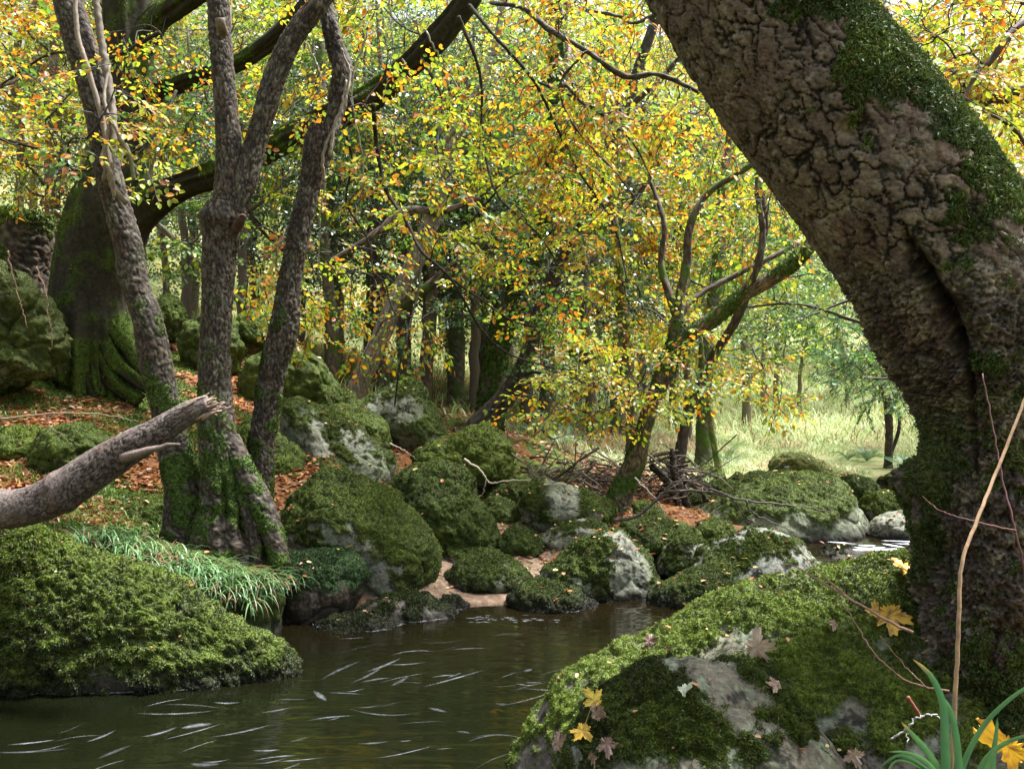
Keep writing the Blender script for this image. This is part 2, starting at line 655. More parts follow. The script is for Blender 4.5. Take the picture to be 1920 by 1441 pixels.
def tufts(name, parent, pos, nrm, length=0.014, width=0.003, blades=3, cols=((0.03, 0.06, 0.01), (0.10, 0.17, 0.02)), seed=0, droop=0.5, mat=None, wet=None, lump=9.0):
    """short moss shoots standing on a surface"""
    r = np.random.default_rng(seed)
    n = len(pos)
    if n == 0:
        return None
    clump = noise(pos * lump) * .5 + .5
    clump2 = noise(pos * lump * 3.5 + 4) * .5 + .5
    ln = length * (0.5 + 0.9 * clump2) * r.uniform(0.6, 1.3, n)
    b = np.repeat(pos, blades, 0)
    nn = np.repeat(nrm, blades, 0)
    L = np.repeat(ln, blades)[:, None]
    d = unit(nn * 0.8 + r.normal(size=b.shape) * 0.65 + np.array([0, 0, -droop]))
    s = unit(np.cross(d, nn + r.normal(size=b.shape) * 0.8))
    b = b + r.normal(size=b.shape) * length * 0.25 - nn * length * 0.15
    W = width * r.uniform(0.7, 1.4, (len(b), 1))
    V = np.stack([b - s * W, b + d * L, b + s * W], 1).reshape(-1, 3)
    F = [np.arange(len(b) * 3).reshape(-1, 3)]
    big = fbm(pos * 2.6 + 40, 3)
    t = np.clip(clump * 0.6 + clump2 * 0.5 + big * .55 + r.normal(size=n) * 0.22 + nrm[:, 2] * 0.18 - 0.18, 0, 1)
    c = mixc(cols[0], cols[1], t)
    brown = r.random(n) < 0.06
    c[brown] = np.array([0.10, 0.07, 0.025])
    if wet is not None:
        c = c * wet[:, None] + np.array([0.006, 0.006, 0.004]) * (1 - wet)[:, None]
    C = np.repeat(np.repeat(c, blades, 0), 3, 0)
    return build(name, V, F, mat or M_MOSS, parent, C, smooth=False)


# ------------------------------------------------------------------ the lie of the land
ctl = [(560, 1170, 6.1), (430, 1045, 6.2), (350, 1045, 6.3), (100, 1050, 5.6), (-300, 1010, 5.5), (0, 930, 6.5), (200, 905, 7), (0, 800, 7.5), (300, 805, 8),
       (100, 725, 8.5), (190, 708, 9), (350, 705, 9.5), (450, 725, 10), (560, 790, 9.5), (650, 765, 11), (300, 600, 13), (600, 690, 14), (900, 795, 11), (1000, 860, 10),
       (1150, 945, 8.6), (1250, 950, 8.6), (800, 930, 9), (900, 1010, 8), (950, 1060, 7.4), (900, 1112, 7), (1000, 1135, 6.7), (1300, 900, 12), (1340, 885, 12.5),
       (1665, 888, 14), (1450, 860, 16), (1300, 820, 17), (1500, 770, 22), (1700, 775, 20), (1500, 660, 35), (1750, 650, 35), (1000, 720, 20), (600, 620, 25), (1250, 700, 30),
       (1200, 1080, 7.4), (1380, 960, 9.6), (620, 860, 8.2), (520, 960, 7.2), (1560, 880, 13)]
CP = [P(*c) for c in ctl] + [np.array(c, float) for c in [(-30, 60, 17), (0, 90, 22), (40, 80, 18), (60, 50, 12), (-30, 20, 9), (-15, 8, 5), (-8, 4, 2.6), (-4.5, 3, .9), (8, 8, .7),
                                                        (15, 12, 1.2), (30, 20, 3.5), (6, 3, .7), (2.4, 2, .35), (1.4, 1.2, .3), (8, -3, 1), (-8, -3, 1), (0, 150, 30), (-90, 90, 30), (90, 90, 26), (0, -40, 2)]]
CP = np.array(CP)
_D = np.linalg.norm(CP[:, None, :2] - CP[None, :, :2], axis=2)
_W = np.linalg.solve(_D + np.eye(len(CP)) * -0.05, CP[:, 2] - 1.0)
RIV = np.array([(-1.5, -4, 2.6), (-1.2, 2, 2.2), (-0.8, 4.2, 1.95), (-0.1, 5.3, 1.12), (.65, 6.1, .62), (1.7, 7.0, .7), (2.9, 7.7, .6), (3.7, 8.8, .6), (4.5, 10.8, .6), (6.5, 13, .7), (10, 15, .9)])
RIV = spline(RIV, 120)


def water_z(y):
    return 0.17 * sstep(7.1, 8.3, y) + 0.12 * sstep(9.2, 11, y)


def ground(x, y, fine=True):
    x = np.atleast_1d(np.asarray(x, float))
    y = np.atleast_1d(np.asarray(y, float))
    z = np.full(len(x), 1.0)
    for k in range(0, len(x), 20000):
        d = np.sqrt((x[k:k + 20000, None] - CP[None, :, 0]) ** 2 + (y[k:k + 20000, None] - CP[None, :, 1]) ** 2)
        z[k:k + 20000] += d @ _W
    pp = np.stack([x, y, x * 0], 1)
    r = np.hypot(x, y)
    z = z + fbm(pp * 0.9, 3) * 0.07 + noise(pp * 0.15) * np.clip((r - 18) / 20, 0, 1) * 1.2
    if fine:
        z = z + fbm(pp * 5, 3) * 0.02
    far = np.ones(len(x)) * 99
    wz = water_z(y)
    for k in range(0, len(x), 20000):
        d = np.sqrt((x[k:k + 20000, None] - RIV[None, :, 0]) ** 2 + (y[k:k + 20000, None] - RIV[None, :, 1]) ** 2) - RIV[None, :, 2]
        far[k:k + 20000] = d.min(1)
    bed = wz - 0.35 + fbm(pp * 2, 2) * 0.08
    t = sstep(-0.35, 0.22, far + noise(pp * 2.5) * 0.12)
    z = np.maximum(z, wz + 0.02 + 0 * z) * t + bed * (1 - t)
    return z


def gz(x, y):
    return float(ground([x], [y], False)[0])


# polar sheet: fine near the camera, reaching the horizon
na, nr = 620, 520
s = np.linspace(-1, 1, na)
ang = (0.55 * s + 0.45 * s ** 5 * 1.0) * pi * 0.999
rad_ = 0.5 * np.exp(np.linspace(0, math.log(115 / 0.5), nr))
Rg, Ag = np.meshgrid(rad_, ang, indexing='ij')
gx = (Rg * np.sin(Ag)).ravel()
gy = (Rg * np.cos(Ag) - 0.3).ravel()
gzv = ground(gx, gy)
GV = np.stack([gx, gy, gzv], 1)
pg = np.stack([gx, gy, gzv * 0], 1)
n1, n2, n3 = fbm(pg * 1.1, 4), fbm(pg * 6, 3), noise(pg * 25)
uu = 960 + gx / np.maximum(gy, .1) * FPX
litter = mixc((0.10, 0.05, 0.025), (0.20, 0.085, 0.03), sstep(-.4, .4, n3))
mossg = mixc((0.03, 0.055, 0.012), (0.08, 0.12, 0.02), sstep(-.4, .4, n2))
meadow = mixc((0.20, 0.25, 0.10), (0.36, 0.34, 0.18), sstep(-.35, .35, n1 + 0.3 * n3))
C = mixc((0, 0, 0), (0, 0, 0), n1 * 0)
lt = sstep(-0.1, 0.2, n1 + 0.4 * n2)
C = mossg * (1 - lt)[:, None] + litter * lt[:, None]
md = sstep(10.5, 12.5, gy) * sstep(-1.0, 1.5, gx)
C = C * (1 - md)[:, None] + meadow * md[:, None]
farc = sstep(16, 24, np.hypot(gx, gy)) * (1 - md)
C = C * (1 - farc)[:, None] + mixc((0.10, 0.13, 0.05), (0.22, 0.22, 0.09), sstep(-.3, .3, n1)) * farc[:, None]
wetz = gzv - water_z(gy)
sb = P(930, 1112, 7.0)
snd = sstep(1.5, 0.9, np.hypot((gx - sb[0]) / 1.1, (gy - sb[1] - .2)) + n2 * 0.2) + sstep(0.3, 0.1, np.hypot(gx - 0.05, gy - 7.7))
snd = np.clip(snd, 0, 1)
C = C * (1 - snd)[:, None] + mixc((0.17, 0.115, 0.08), (0.27, 0.19, 0.14), sstep(-.4, .4, n3)) * snd[:, None]
wt = sstep(0.05, -0.05, wetz)
C = C * (1 - wt)[:, None] + np.array([0.035, 0.02, 0.01]) * wt[:, None]
go = obj('ground', mesh('ground', GV, [grid_faces(nr, na, False)[:, ::-1]], C), M_GROUND)
tag(go, None, None, kind='structure')

# ------------------------------------------------------------------ water
wx, wy = np.meshgrid(np.linspace(-14, 16, 200), np.linspace(-6, 20, 260), indexing='ij')
WV = np.stack([wx.ravel(), wy.ravel(), water_z(wy.ravel()) + 0.004 * noise(np.stack([wx.ravel(), wy.ravel(), wx.ravel() * 0], 1) * 1.5)], 1)
m, N, L = new_mat('water')
out = N.new('ShaderNodeOutputMaterial')
b = N.new('ShaderNodeBsdfPrincipled')
b.inputs['Roughness'].default_value = 0.06
b.inputs['IOR'].default_value = 1.45
b.inputs['Specular IOR Level'].default_value = 0.85
tc = N.new('ShaderNodeTexCoord')
mp = N.new('ShaderNodeMapping')
mp.inputs['Rotation'].default_value = (0, 0, radians(-20))
mp.inputs['Scale'].default_value = (0.7, 3.2, 1)
n1_ = N.new('ShaderNodeTexNoise')
n1_.inputs['Scale'].default_value = 2.6
n1_.inputs['Detail'].default_value = 3
n1_.inputs['Distortion'].default_value = 0.7
bp = N.new('ShaderNodeBump')
bp.inputs['Strength'].default_value = 0.35
bp.inputs['Distance'].default_value = 0.02
L.new(tc.outputs['Object'], mp.inputs['Vector'])
L.new(mp.outputs[0], n1_.inputs['Vector'])
L.new(n1_.outputs['Fac'], bp.inputs['Height'])
L.new(bp.outputs[0], b.inputs['Normal'])
# peat-brown shallows by the far bank, dark deep pool nearer
sx = N.new('ShaderNodeSeparateXYZ')
L.new(tc.outputs['Object'], sx.inputs[0])
mr = N.new('ShaderNodeMapRange')
mr.inputs['From Min'].default_value = 4.6
mr.inputs['From Max'].default_value = 6.4
L.new(sx.outputs['Y'], mr.inputs['Value'])
mx = N.new('ShaderNodeMix')
mx.data_type = 'RGBA'
mx.inputs[6].default_value = (0.004, 0.005, 0.002, 1)
mx.inputs[7].default_value = (0.008, 0.006, 0.0025, 1)
L.new(mr.outputs[0], mx.inputs[0])
L.new(mx.outputs[2], b.inputs['Base Color'])
L.new(b.outputs[0], out.inputs[0])
M_WATER = m
wo_ = obj('water', mesh('water', WV, [grid_faces(200, 260, False)]), M_WATER)
tag(wo_, None, None, kind='structure')

# ------------------------------------------------------------------ boulders
def cubesphere(n):
    g = np.tan(np.linspace(-1, 1, n + 1) * pi / 4)
    a, b2 = np.meshgrid(g, g, indexing='ij')
    a, b2 = a.ravel(), b2.ravel()
    o = np.ones_like(a)
    faces, Vs = [], []
    gf = grid_faces(n + 1, n + 1, False)
    for k, (X, fl) in enumerate([((o, a, b2), 0), ((-o, a, b2), 1), ((a, o, b2), 1), ((a, -o, b2), 0), ((a, b2, o), 0), ((a, b2, -o), 1)]):
        Vs.append(unit(np.stack(X, 1)))
        faces.append((gf[:, ::-1] if fl else gf) + k * (n + 1) ** 2)
    V = np.concatenate(Vs)
    F = np.concatenate(faces)
    key = np.round(V * 20000).astype(np.int64)
    _, idx, inv = np.unique(key, axis=0, return_index=True, return_inverse=True)
    return V[idx], inv.ravel()[F]


_cs = {}
ROCKPTS = []          # upward facing points for scattered leaves
ROCKS = {}


def z3(l): return [(x * .5143, 700 + y * .5143) for x, y in l]
def z4(l): return [(500 + x * .347, 700 + y * .347) for x, y in l]
def z5(l): return [(1100 + x * .347, 700 + y * .347) for x, y in l]


def boulder(poly, Y, D, label, n=64, seed=0, cover=0.2, tone=0.5, rough=1.0, planes=5, moss_n=9000, tuft=0.0085, tw=0.0030, bright=0.5, name='boulder', group='mossy boulders along the stream',
            lean=0.0, wetline=None, facet=0.8, cut=None, cols=None, rock=None, droop=0.5, cat='boulder', relief=1.0):
    if n not in _cs:
        _cs[n] = cubesphere(n)
    d, F = _cs[n]
    d = d.copy()
    r = np.random.default_rng(100 + seed)
    w = np.array([P(u, v, Y) for u, v in poly])[:, [0, 2]]
    # area centroid
    x, y = w[:, 0], w[:, 1]
    x2, y2 = np.roll(x, -1), np.roll(y, -1)
    cr = x * y2 - x2 * y
    A = cr.sum() / 2
    c = np.array([((x + x2) * cr).sum(), ((y + y2) * cr).sum()]) / (6 * A)
    # dense outline in polar form round the centroid
    q = np.concatenate([w, w[:1]])
    t = np.linspace(0, 1, 40)[:, None]
    dense = np.concatenate([q[i] * (1 - t) + q[i + 1] * t for i in range(len(w))]) - c
    th = np.arctan2(dense[:, 1], dense[:, 0])
    rr = np.hypot(dense[:, 0], dense[:, 1])
    o = np.argsort(th)
    th, rr = th[o], rr[o]
    bins = np.linspace(-pi, pi, 181)
    Rb = np.interp(bins, np.concatenate([th - 2 * pi, th, th + 2 * pi]), np.tile(rr, 3))
    Rb[:-1] = (np.roll(Rb[:-1], 1) + 2 * Rb[:-1] + np.roll(Rb[:-1], -1)) / 4
    Rb[-1] = Rb[0]
    size = Rb.mean()
    # flatten with a few planes so that it reads as broken stone (front and back only)
    for k in range(planes):
        nv = unit(r.normal(size=3) * np.array([0.8, 1.0, 0.8]))
        off = r.uniform(0.72, 0.9)
        ex = np.clip(d @ nv - off, 0, None)
        ex = ex * (1 - 0.0 * ex)
        dd = d - nv * (ex * facet)[:, None]
        # keep the outline radius, change depth only
        d = np.stack([d[:, 0] * .6 + dd[:, 0] * .4, dd[:, 1], d[:, 2] * .6 + dd[:, 2] * .4], 1)
    the = np.arctan2(d[:, 2], d[:, 0])
    rho = np.hypot(d[:, 0], d[:, 2])
    Rv = np.interp(the, bins, Rb)
    X = np.stack([c[0] + np.cos(the) * rho * Rv, Y + D * d[:, 1] + lean * (np.sin(the) * rho * Rv), c[1] + np.sin(the) * rho * Rv], 1)
    fa, fb, fi = voro(X * (1.5 / size) + seed * 3.3 + .25 * noise(X * (2 / size))[:, None])
    Nn = vnormals(X, [F])
    if (Nn * (X - X.mean(0))).sum() < 0:
        F = F[:, ::-1]
        Nn = -Nn
    p = X + seed * 7.7
    X = X + Nn * (fbm(p / size * 1.3, 4) * size * 0.08 * rough - (fa - .45) * size * .11 * min(rough, 1) + (sstep(0, .12, fb - fa) - 1) * size * .018 * rough)[:, None]
    up = Nn[:, 2]
    mk = up * 0.75 + fbm(p * (0.9 / size) + 3, 4) * 0.95 + cover + fbm(p * 9, 4, .7) * .55
    mm = sstep(0.12, 0.30, mk)
    zw = (X[:, 2] - water_z(X[:, 1])) if wetline is None else X[:, 2] - wetline
    if cut is not None:
        mm = mm * cut(X, Nn, p)
    lump = fbm(p * 8, 5, 0.68)
    if relief > 1:
        lump = lump * (.6 + .4 * relief) + (relief - .6) * .55 * (.5 - np.abs(fbm(p * 17, 3, .6)) * 1.6)
    X = X + Nn * (mm * (0.012 + 0.042 * lump) + (1 - mm) * 0.007 * fbm(p * 24, 4, .7))[:, None]
    base = np.array(rock if rock is not None else (0.14, 0.145, 0.115)) * (0.6 + 0.8 * tone)
    g1, g2 = fbm(p * 5, 4), noise(p * 60)
    colr = base * (1 + 0.45 * g1 + 0.30 * g2)[:, None]
    pale = sstep(0.02, 0.22, fbm(p * 4.5 + 11, 6, 0.75)) * min(1.0, tone * 1.3)
    colr = colr * (1 - pale)[:, None] + np.array([0.145, 0.16, 0.130]) * (1 + .5 * g2)[:, None] * pale[:, None]
    spot = sstep(.12, .3, fbm(p * 11 + 4, 5, .75))
    colr = colr * (1 - .8 * spot)[:, None]
    algae = sstep(-0.2, 0.5, noise(p * 1.7 + 2)) * 0.5
    colr = colr * (1 - algae)[:, None] + colr * np.array([0.75, 0.95, 0.6]) * algae[:, None]
    cl = cols or ((0.010, 0.018, 0.004), (0.06 + 0.085 * bright, 0.095 + 0.115 * bright, 0.010 + .008 * bright))
    mc = mixc(cl[0], cl[1], np.clip(0.45 + 0.5 * lump, 0, 1)) * 0.8
    colr = colr * (1 - mm)[:, None] + mc * mm[:, None]
    wet = sstep(0.0, 0.13, zw + 0.03 * noise(p * 12))
    colr = colr * wet[:, None] + np.array([0.014, 0.012, 0.009]) * (1 - wet)[:, None]
    e = empty(name, (c[0], Y, X[:, 2].min()), label, cat, group)
    build('stone', X, [F], M_ROCK, e, np.clip(colr, 0.003, 1))
    N2 = vnormals(X, [F])
    vis = (unit(np.array([0, 0, CAM_H]) - X) * N2).sum(1)
    wgt = mm * sstep(-0.45, -0.1, vis) * (X[:, 2] > water_z(X[:, 1]) - 0.01)
    pos, nr_ = sample(X, [F], wgt, moss_n, seed)
    if len(pos) and (wgt > 0.05).any():
        wz_ = pos[:, 2] - water_z(pos[:, 1])
        tufts('moss', e, pos, nr_, tuft, tw, 3, cl, seed, droop, wet=0.2 + 0.8 * sstep(0.0, 0.24, wz_ + 0.06 * noise(pos * 6)))
    k = (N2[:, 2] > 0.45) & (vis > -0.1)
    ROCKPTS.append(X[k])
    ROCKS[label] = (X, N2, F)
    return e


B = boulder


def uv(X):
    return 960 + X[:, 0] / X[:, 1] * FPX, 720 + (CAM_H - X[:, 2]) / X[:, 1] * FPX


def hump_cut(X, N, p):
    u_, v_ = uv(X)
    n_ = fbm(p * 9, 5, .7)
    d1 = np.hypot((u_ - 1345) * .75 - (v_ - 1290) * .5, (v_ - 1275) * .9 - (u_ - 1345) * .35) / 75
    a_ = sstep(.55, .95, d1 + n_ * .75)
    b_ = sstep(1.0, .3, (v_ - 1400) / 120 + n_ * 1.3 + .25)
    return a_ * b_


def broad_cut(X, N, p):
    u_, v_ = uv(X)
    n_ = fbm(p * 8, 5, .7)
    a_ = sstep(.0, .35, n_ + .30 + (1330 - v_) / 420.)
    g_ = sstep(.28, .42, fbm(p * 3 + 5, 5, .7)) * (u_ > 1300)
    return a_ * (1 - .85 * g_)


# near bank boulders
B([(-560, 1010), (-250, 930), (-40, 958), (40, 985), (120, 1015), (200, 1055), (290, 1088), (370, 1128), (440, 1158), (510, 1195), (550, 1235), (572, 1280), (560, 1380), (0, 1440), (-560, 1440)],
  5.05, 0.42, 'large moss-covered boulder at the near left water edge, under the broken log', 200, 1, cover=0.58, tone=0.2, rock=(.07, .065, .05), planes=3, moss_n=150000, tuft=0.015, tw=0.0030, bright=0.55, rough=0.55, droop=0.7, relief=2.0)
B([(900, 1640), (945, 1500), (975, 1441), (1020, 1365), (1065, 1292), (1130, 1240), (1250, 1192), (1350, 1152), (1500, 1102), (1620, 1072), (1720, 1050), (1850, 1040), (2100, 1060), (2250, 1400), (2150, 1800), (1600, 1950), (1000, 1850)],
  3.35, 0.8, 'broad mossy boulder at the foot of the big leaning trunk, strewn with maple leaves', 220, 2, cover=0.42, tone=0.7, planes=2, moss_n=130000, tuft=0.010, tw=0.0018, bright=0.9, rough=0.6, rock=(.09, .08, .07), relief=1.2, cut=broad_cut)
B([(985, 1560), (1030, 1460), (1085, 1385), (1140, 1325), (1200, 1272), (1250, 1243), (1300, 1234), (1370, 1262), (1450, 1310), (1530, 1360), (1590, 1420), (1640, 1520), (1600, 1750), (1300, 1850), (1000, 1750)],
  2.72, 0.4, 'nearest hump of pinkish grey rock half covered in moss, at the bottom edge', 130, 3, cover=0.1, tone=0.95, planes=3, moss_n=90000, tuft=0.010, tw=0.0017, bright=0.22, rough=0.9, rock=(.09, .075, .068), relief=1.3, cut=hump_cut)
# boulders of the far bank
B(z4([(60, 800), (120, 700), (190, 590), (260, 525), (340, 503), (440, 508), (520, 540), (600, 610), (680, 660), (760, 720), (840, 790), (900, 860), (935, 930), (938, 1010), (925, 1100), (910, 1190), (890, 1300), (700, 1330), (540, 1300), (400, 1250), (150, 1050)]),
  7.1, .6, 'tall domed boulder with mossy cap and bare grey foot, mid far bank', 100, 4, cover=0.28, tone=0.55, moss_n=42000, bright=0.6,
  cut=lambda X, N, p: sstep(0.30, 0.42, X[:, 2] + 0.10 * noise(p * 3) + .08 * fbm(p * 9, 4) + 0.5 * sstep(-0.95, -0.75, X[:, 0])))
B(z4([(650, 650), (700, 560), (780, 500), (900, 483), (1000, 488), (1060, 510), (1110, 570), (1150, 660), (1190, 730), (1230, 800), (1262, 880), (1265, 1000), (1100, 1050), (900, 1050), (700, 950)]),
  8.0, .55, 'dark evenly mossed boulder just right of the tall domed one', 90, 5, cover=0.75, tone=0.3, moss_n=30000, bright=0.28, planes=3)
B(z4([(75, 200), (105, 135), (180, 132), (260, 160), (340, 195), (430, 255), (520, 305), (600, 370), (680, 440), (703, 520), (680, 640), (560, 700), (350, 680), (200, 600), (100, 450)]),
  8.7, .5, 'craggy boulder with white lichen patches behind the tall domed one', 80, 6, cover=-.12, tone=.4, moss_n=20000, bright=0.4, planes=8)
B(z4([(350, 185), (420, 165), (520, 188), (600, 230), (650, 290), (668, 390), (600, 450), (450, 430), (350, 330)]), 9.3, .4, 'small bright mossy boulder perched behind the craggy lichened one', 48, 7, cover=0.7, tone=0.3, moss_n=9000, bright=0.7)
B(z4([(480, 170), (590, 105), (700, 42), (790, 22), (850, 55), (885, 110), (930, 220), (995, 330), (960, 430), (800, 450), (600, 430), (470, 320)]), 10.2, .6, 'peaked grey and green boulder at the foot of the pale leaning tree', 72, 8, cover=-.12, tone=0.45, moss_n=17000, bright=0.5, planes=7)
B(z4([(780, 440), (870, 380), (960, 350), (1050, 320), (1120, 280), (1200, 262), (1260, 300), (1310, 360), (1338, 450), (1340, 580), (1200, 650), (1000, 640), (820, 560)]), 9.3, .5, 'bright green mossy boulder in front of the dark leaning tree', 72, 9, cover=0.8, tone=0.3, moss_n=20000, bright=0.95)
B(z4([(-230, 330), (-60, 230), (40, 270), (100, 330), (180, 430), (245, 520), (255, 700), (150, 860), (60, 900), (-150, 900), (-250, 700)]), 8.1, .5, 'big rounded green boulder behind the right-hand slender trunk', 80, 10, cover=0.9, tone=0.3, moss_n=22000, bright=0.7)
B(z4([(1180, 660), (1250, 600), (1340, 568), (1400, 588), (1425, 650), (1400, 760), (1280, 780)]), 9.0, .3, 'small green boulder under the left end of the brushwood', 40, 11, cover=0.7, moss_n=6000, bright=0.6)
B(z4([(1345, 700), (1380, 630), (1440, 583), (1520, 573), (1620, 603), (1740, 640), (1870, 700), (1890, 780), (1860, 880), (1700, 900), (1500, 900), (1370, 800)]), 8.4, .45, 'long mossy boulder with one bare grey face, below the brushwood', 72, 12, cover=.15, tone=0.55, moss_n=18000, bright=0.45,
  cut=lambda X, N, p: sstep(0.13, 0.2, np.hypot(X[:, 0] - 0.45, (X[:, 2] - 0.6) * .8) + 0.05 * noise(p * 6)))
B(z4([(1160, 700), (1230, 663), (1310, 678), (1380, 718), (1480, 830), (1480, 930), (1300, 960), (1170, 860)]), 8.7, .35, 'olive-brown mossed boulder tucked behind the small dark one', 48, 13, cover=0.6, moss_n=8000, bright=0.35)
B(z4([(1240, 920), (1290, 850), (1350, 826), (1420, 845), (1490, 900), (1570, 1010), (1540, 1080), (1260, 1040)]), 7.9, .28, 'small dark rounded boulder above the upper strip of sand', 44, 14, cover=0.6, tone=0.2, moss_n=7000, bright=0.15)
B(z4([(1470, 890), (1530, 830), (1610, 795), (1700, 778), (1790, 795), (1850, 840), (1820, 960), (1700, 1010), (1520, 1000)]), 8.0, .35, 'smooth pale olive boulder with a thin mossy top', 48, 15, cover=-.5, tone=0.7, moss_n=5000, bright=0.4, planes=2)
B(z4([(925, 930), (960, 883), (1030, 888), (1120, 918), (1230, 950), (1355, 1005), (1350, 1080), (1000, 1120), (920, 1040)]), 7.7, .32, 'low flat boulder right of the domed boulder, green with brown streaks', 48, 16, cover=-.12, tone=0.4, moss_n=8000, bright=0.3)
B(z4([(955, 1095), (1010, 1032), (1100, 1000), (1200, 984), (1300, 1000), (1380, 1040), (1440, 1100), (1455, 1170), (1350, 1230), (1200, 1240), (960, 1160)]), 7.15, .3, 'low mossy boulder dotted with yellow leaves, standing on the sand', 52, 17, cover=.15, tone=0.5, moss_n=12000, bright=0.4)
B(z4([(1310, 1210), (1360, 1152), (1450, 1128), (1560, 1133), (1660, 1158), (1745, 1210), (1800, 1275), (1700, 1380), (1400, 1380), (1320, 1300)]), 6.6, .25, 'small dark mossy hump in the water, right of the sand', 48, 18, cover=0.9, tone=0.2, moss_n=12000, bright=0.1)
B(z5([(-280, 1130), (-240, 1040), (-170, 990), (-100, 960), (-30, 900), (60, 840), (180, 828), (230, 880), (270, 930), (320, 980), (360, 1060), (430, 1150), (420, 1300), (200, 1330), (-200, 1300)]),
  7.05, .45, 'angular boulder with streaked pale grey faces, at the head of the pool', 84, 19, cover=-.15, tone=.42, moss_n=20000, bright=0.4, planes=8)
B(z5([(140, 880), (200, 808), (330, 788), (450, 788), (560, 828), (610, 890), (500, 1020), (400, 1040), (330, 1020), (200, 980)]), 8.0, .4, 'dark green boulder behind the angular pale one', 56, 20, cover=0.7, moss_n=10000, bright=0.35)
B(z5([(375, 1080), (400, 970), (450, 910), (520, 868), (620, 888), (670, 960), (640, 1080), (500, 1120)]), 7.5, .28, 'small grey-green boulder between the two pale boulders', 44, 21, cover=-.1, tone=0.4, moss_n=6000, bright=0.35)
B(z5([(420, 1110), (500, 1000), (600, 950), (720, 920), (800, 890), (880, 840), (970, 823), (1060, 850), (1150, 900), (1210, 970), (1270, 1070), (1290, 1200), (1100, 1300), (700, 1330), (480, 1300)]),
  7.25, .5, 'long boulder with bold white lichen patches beside the rapid', 88, 22, cover=-.3, tone=.7, moss_n=24000, bright=0.35, planes=6, rock=(.13, .135, .12))
B(z5([(320, 1260), (390, 1170), (470, 1098), (580, 1058), (700, 1068), (800, 1098), (880, 1150), (950, 1210), (985, 1290), (900, 1390), (420, 1400)]), 6.65, .32, 'dark domed boulder with hanging wet moss at the right edge of the pool', 64, 23, cover=.5, tone=0.3, moss_n=22000, bright=0.3, droop=0.9)
B(z5([(480, 800), (600, 718), (700, 650), (800, 590), (950, 548), (1100, 538), (1250, 558), (1350, 578), (1410, 640), (1460, 720), (1512, 830), (1525, 940), (1510, 1060), (1200, 1080), (800, 1000), (560, 920)]),
  9.0, .8, 'largest boulder of the far group, flat green top and smooth pale lower face', 96, 24, cover=-.12, tone=0.4, moss_n=30000, bright=0.45, planes=4,
  cut=lambda X, N, p: sstep(0.34, 0.48, X[:, 2] + 0.12 * noise(p * 2) + .08 * fbm(p * 9, 3)))
B(z5([(970, 580), (1000, 480), (1060, 433), (1150, 428), (1230, 458), (1310, 508), (1430, 540), (1420, 640), (1100, 660)]), 11.2, .6, 'pale olive boulder standing behind the largest one, against the meadow', 56, 25, cover=0.3, tone=0.6, moss_n=10000, bright=1.0, cols=((.07, .09, .02), (.2, .22, .06)))
B(z5([(1350, 620), (1400, 558), (1470, 548), (1530, 568), (1560, 630), (1540, 720), (1400, 720)]), 10.4, .35, 'dark glossy boulder above the upper fall', 44, 26, cover=0.3, tone=0.2, moss_n=6000, bright=0.2)
B(z5([(1280, 560), (1340, 535), (1420, 545), (1440, 590), (1340, 620)]), 10.9, .3, 'low dark green boulder peeping over the largest one', 36, 27, cover=0.6, tone=0.2, moss_n=3000, bright=0.2)
B(z5([(1465, 720), (1530, 648), (1610, 623), (1690, 650), (1740, 720), (1800, 820), (1750, 920), (1500, 900)]), 9.5, .4, 'green domed boulder across the upper stream', 52, 28, cover=0.75, moss_n=10000, bright=0.75)
B(z5([(1510, 860), (1560, 780), (1640, 743), (1750, 738), (1860, 780), (1900, 900), (1850, 980), (1530, 970)]), 8.6, .35, 'square mossy boulder with a dark undercut above the white water', 52, 29, cover=0.5, moss_n=10000, bright=0.6,
  cut=lambda X, N, p: sstep(0.42, 0.5, X[:, 2] + 0.04 * noise(p * 4)))
B(z5([(1200, 985), (1300, 945), (1420, 938), (1500, 958), (1540, 1010), (1500, 1080), (1300, 1100), (1215, 1060)]), 8.0, .35, 'flat grey slab between the lichened boulder and the white water', 48, 30, cover=-.6, tone=0.45, moss_n=4000, bright=0.3, planes=2)
B(z5([(1330, 1130), (1400, 1040), (1500, 1010), (1620, 993), (1750, 988), (1900, 1030), (1900, 1180), (1400, 1200)]), 7.2, .3, 'low dark wet rock just behind the broad near boulder', 48, 31, cover=0.3, tone=0.1, moss_n=8000, bright=0.3)
B(z5([(205, 790), (260, 700), (330, 688), (400, 730), (430, 800), (400, 850), (250, 850)]), 8.6, .28, 'green boulder in front of the brushwood', 40, 32, cover=0.6, moss_n=5000, bright=0.5)
B(z5([(570, 890), (620, 808), (700, 788), (770, 808), (815, 860), (800, 960), (600, 960)]), 8.2, .3, 'bright cushion of moss on a small rock beneath the dead branch', 44, 33, cover=0.8, moss_n=8000, bright=0.7)
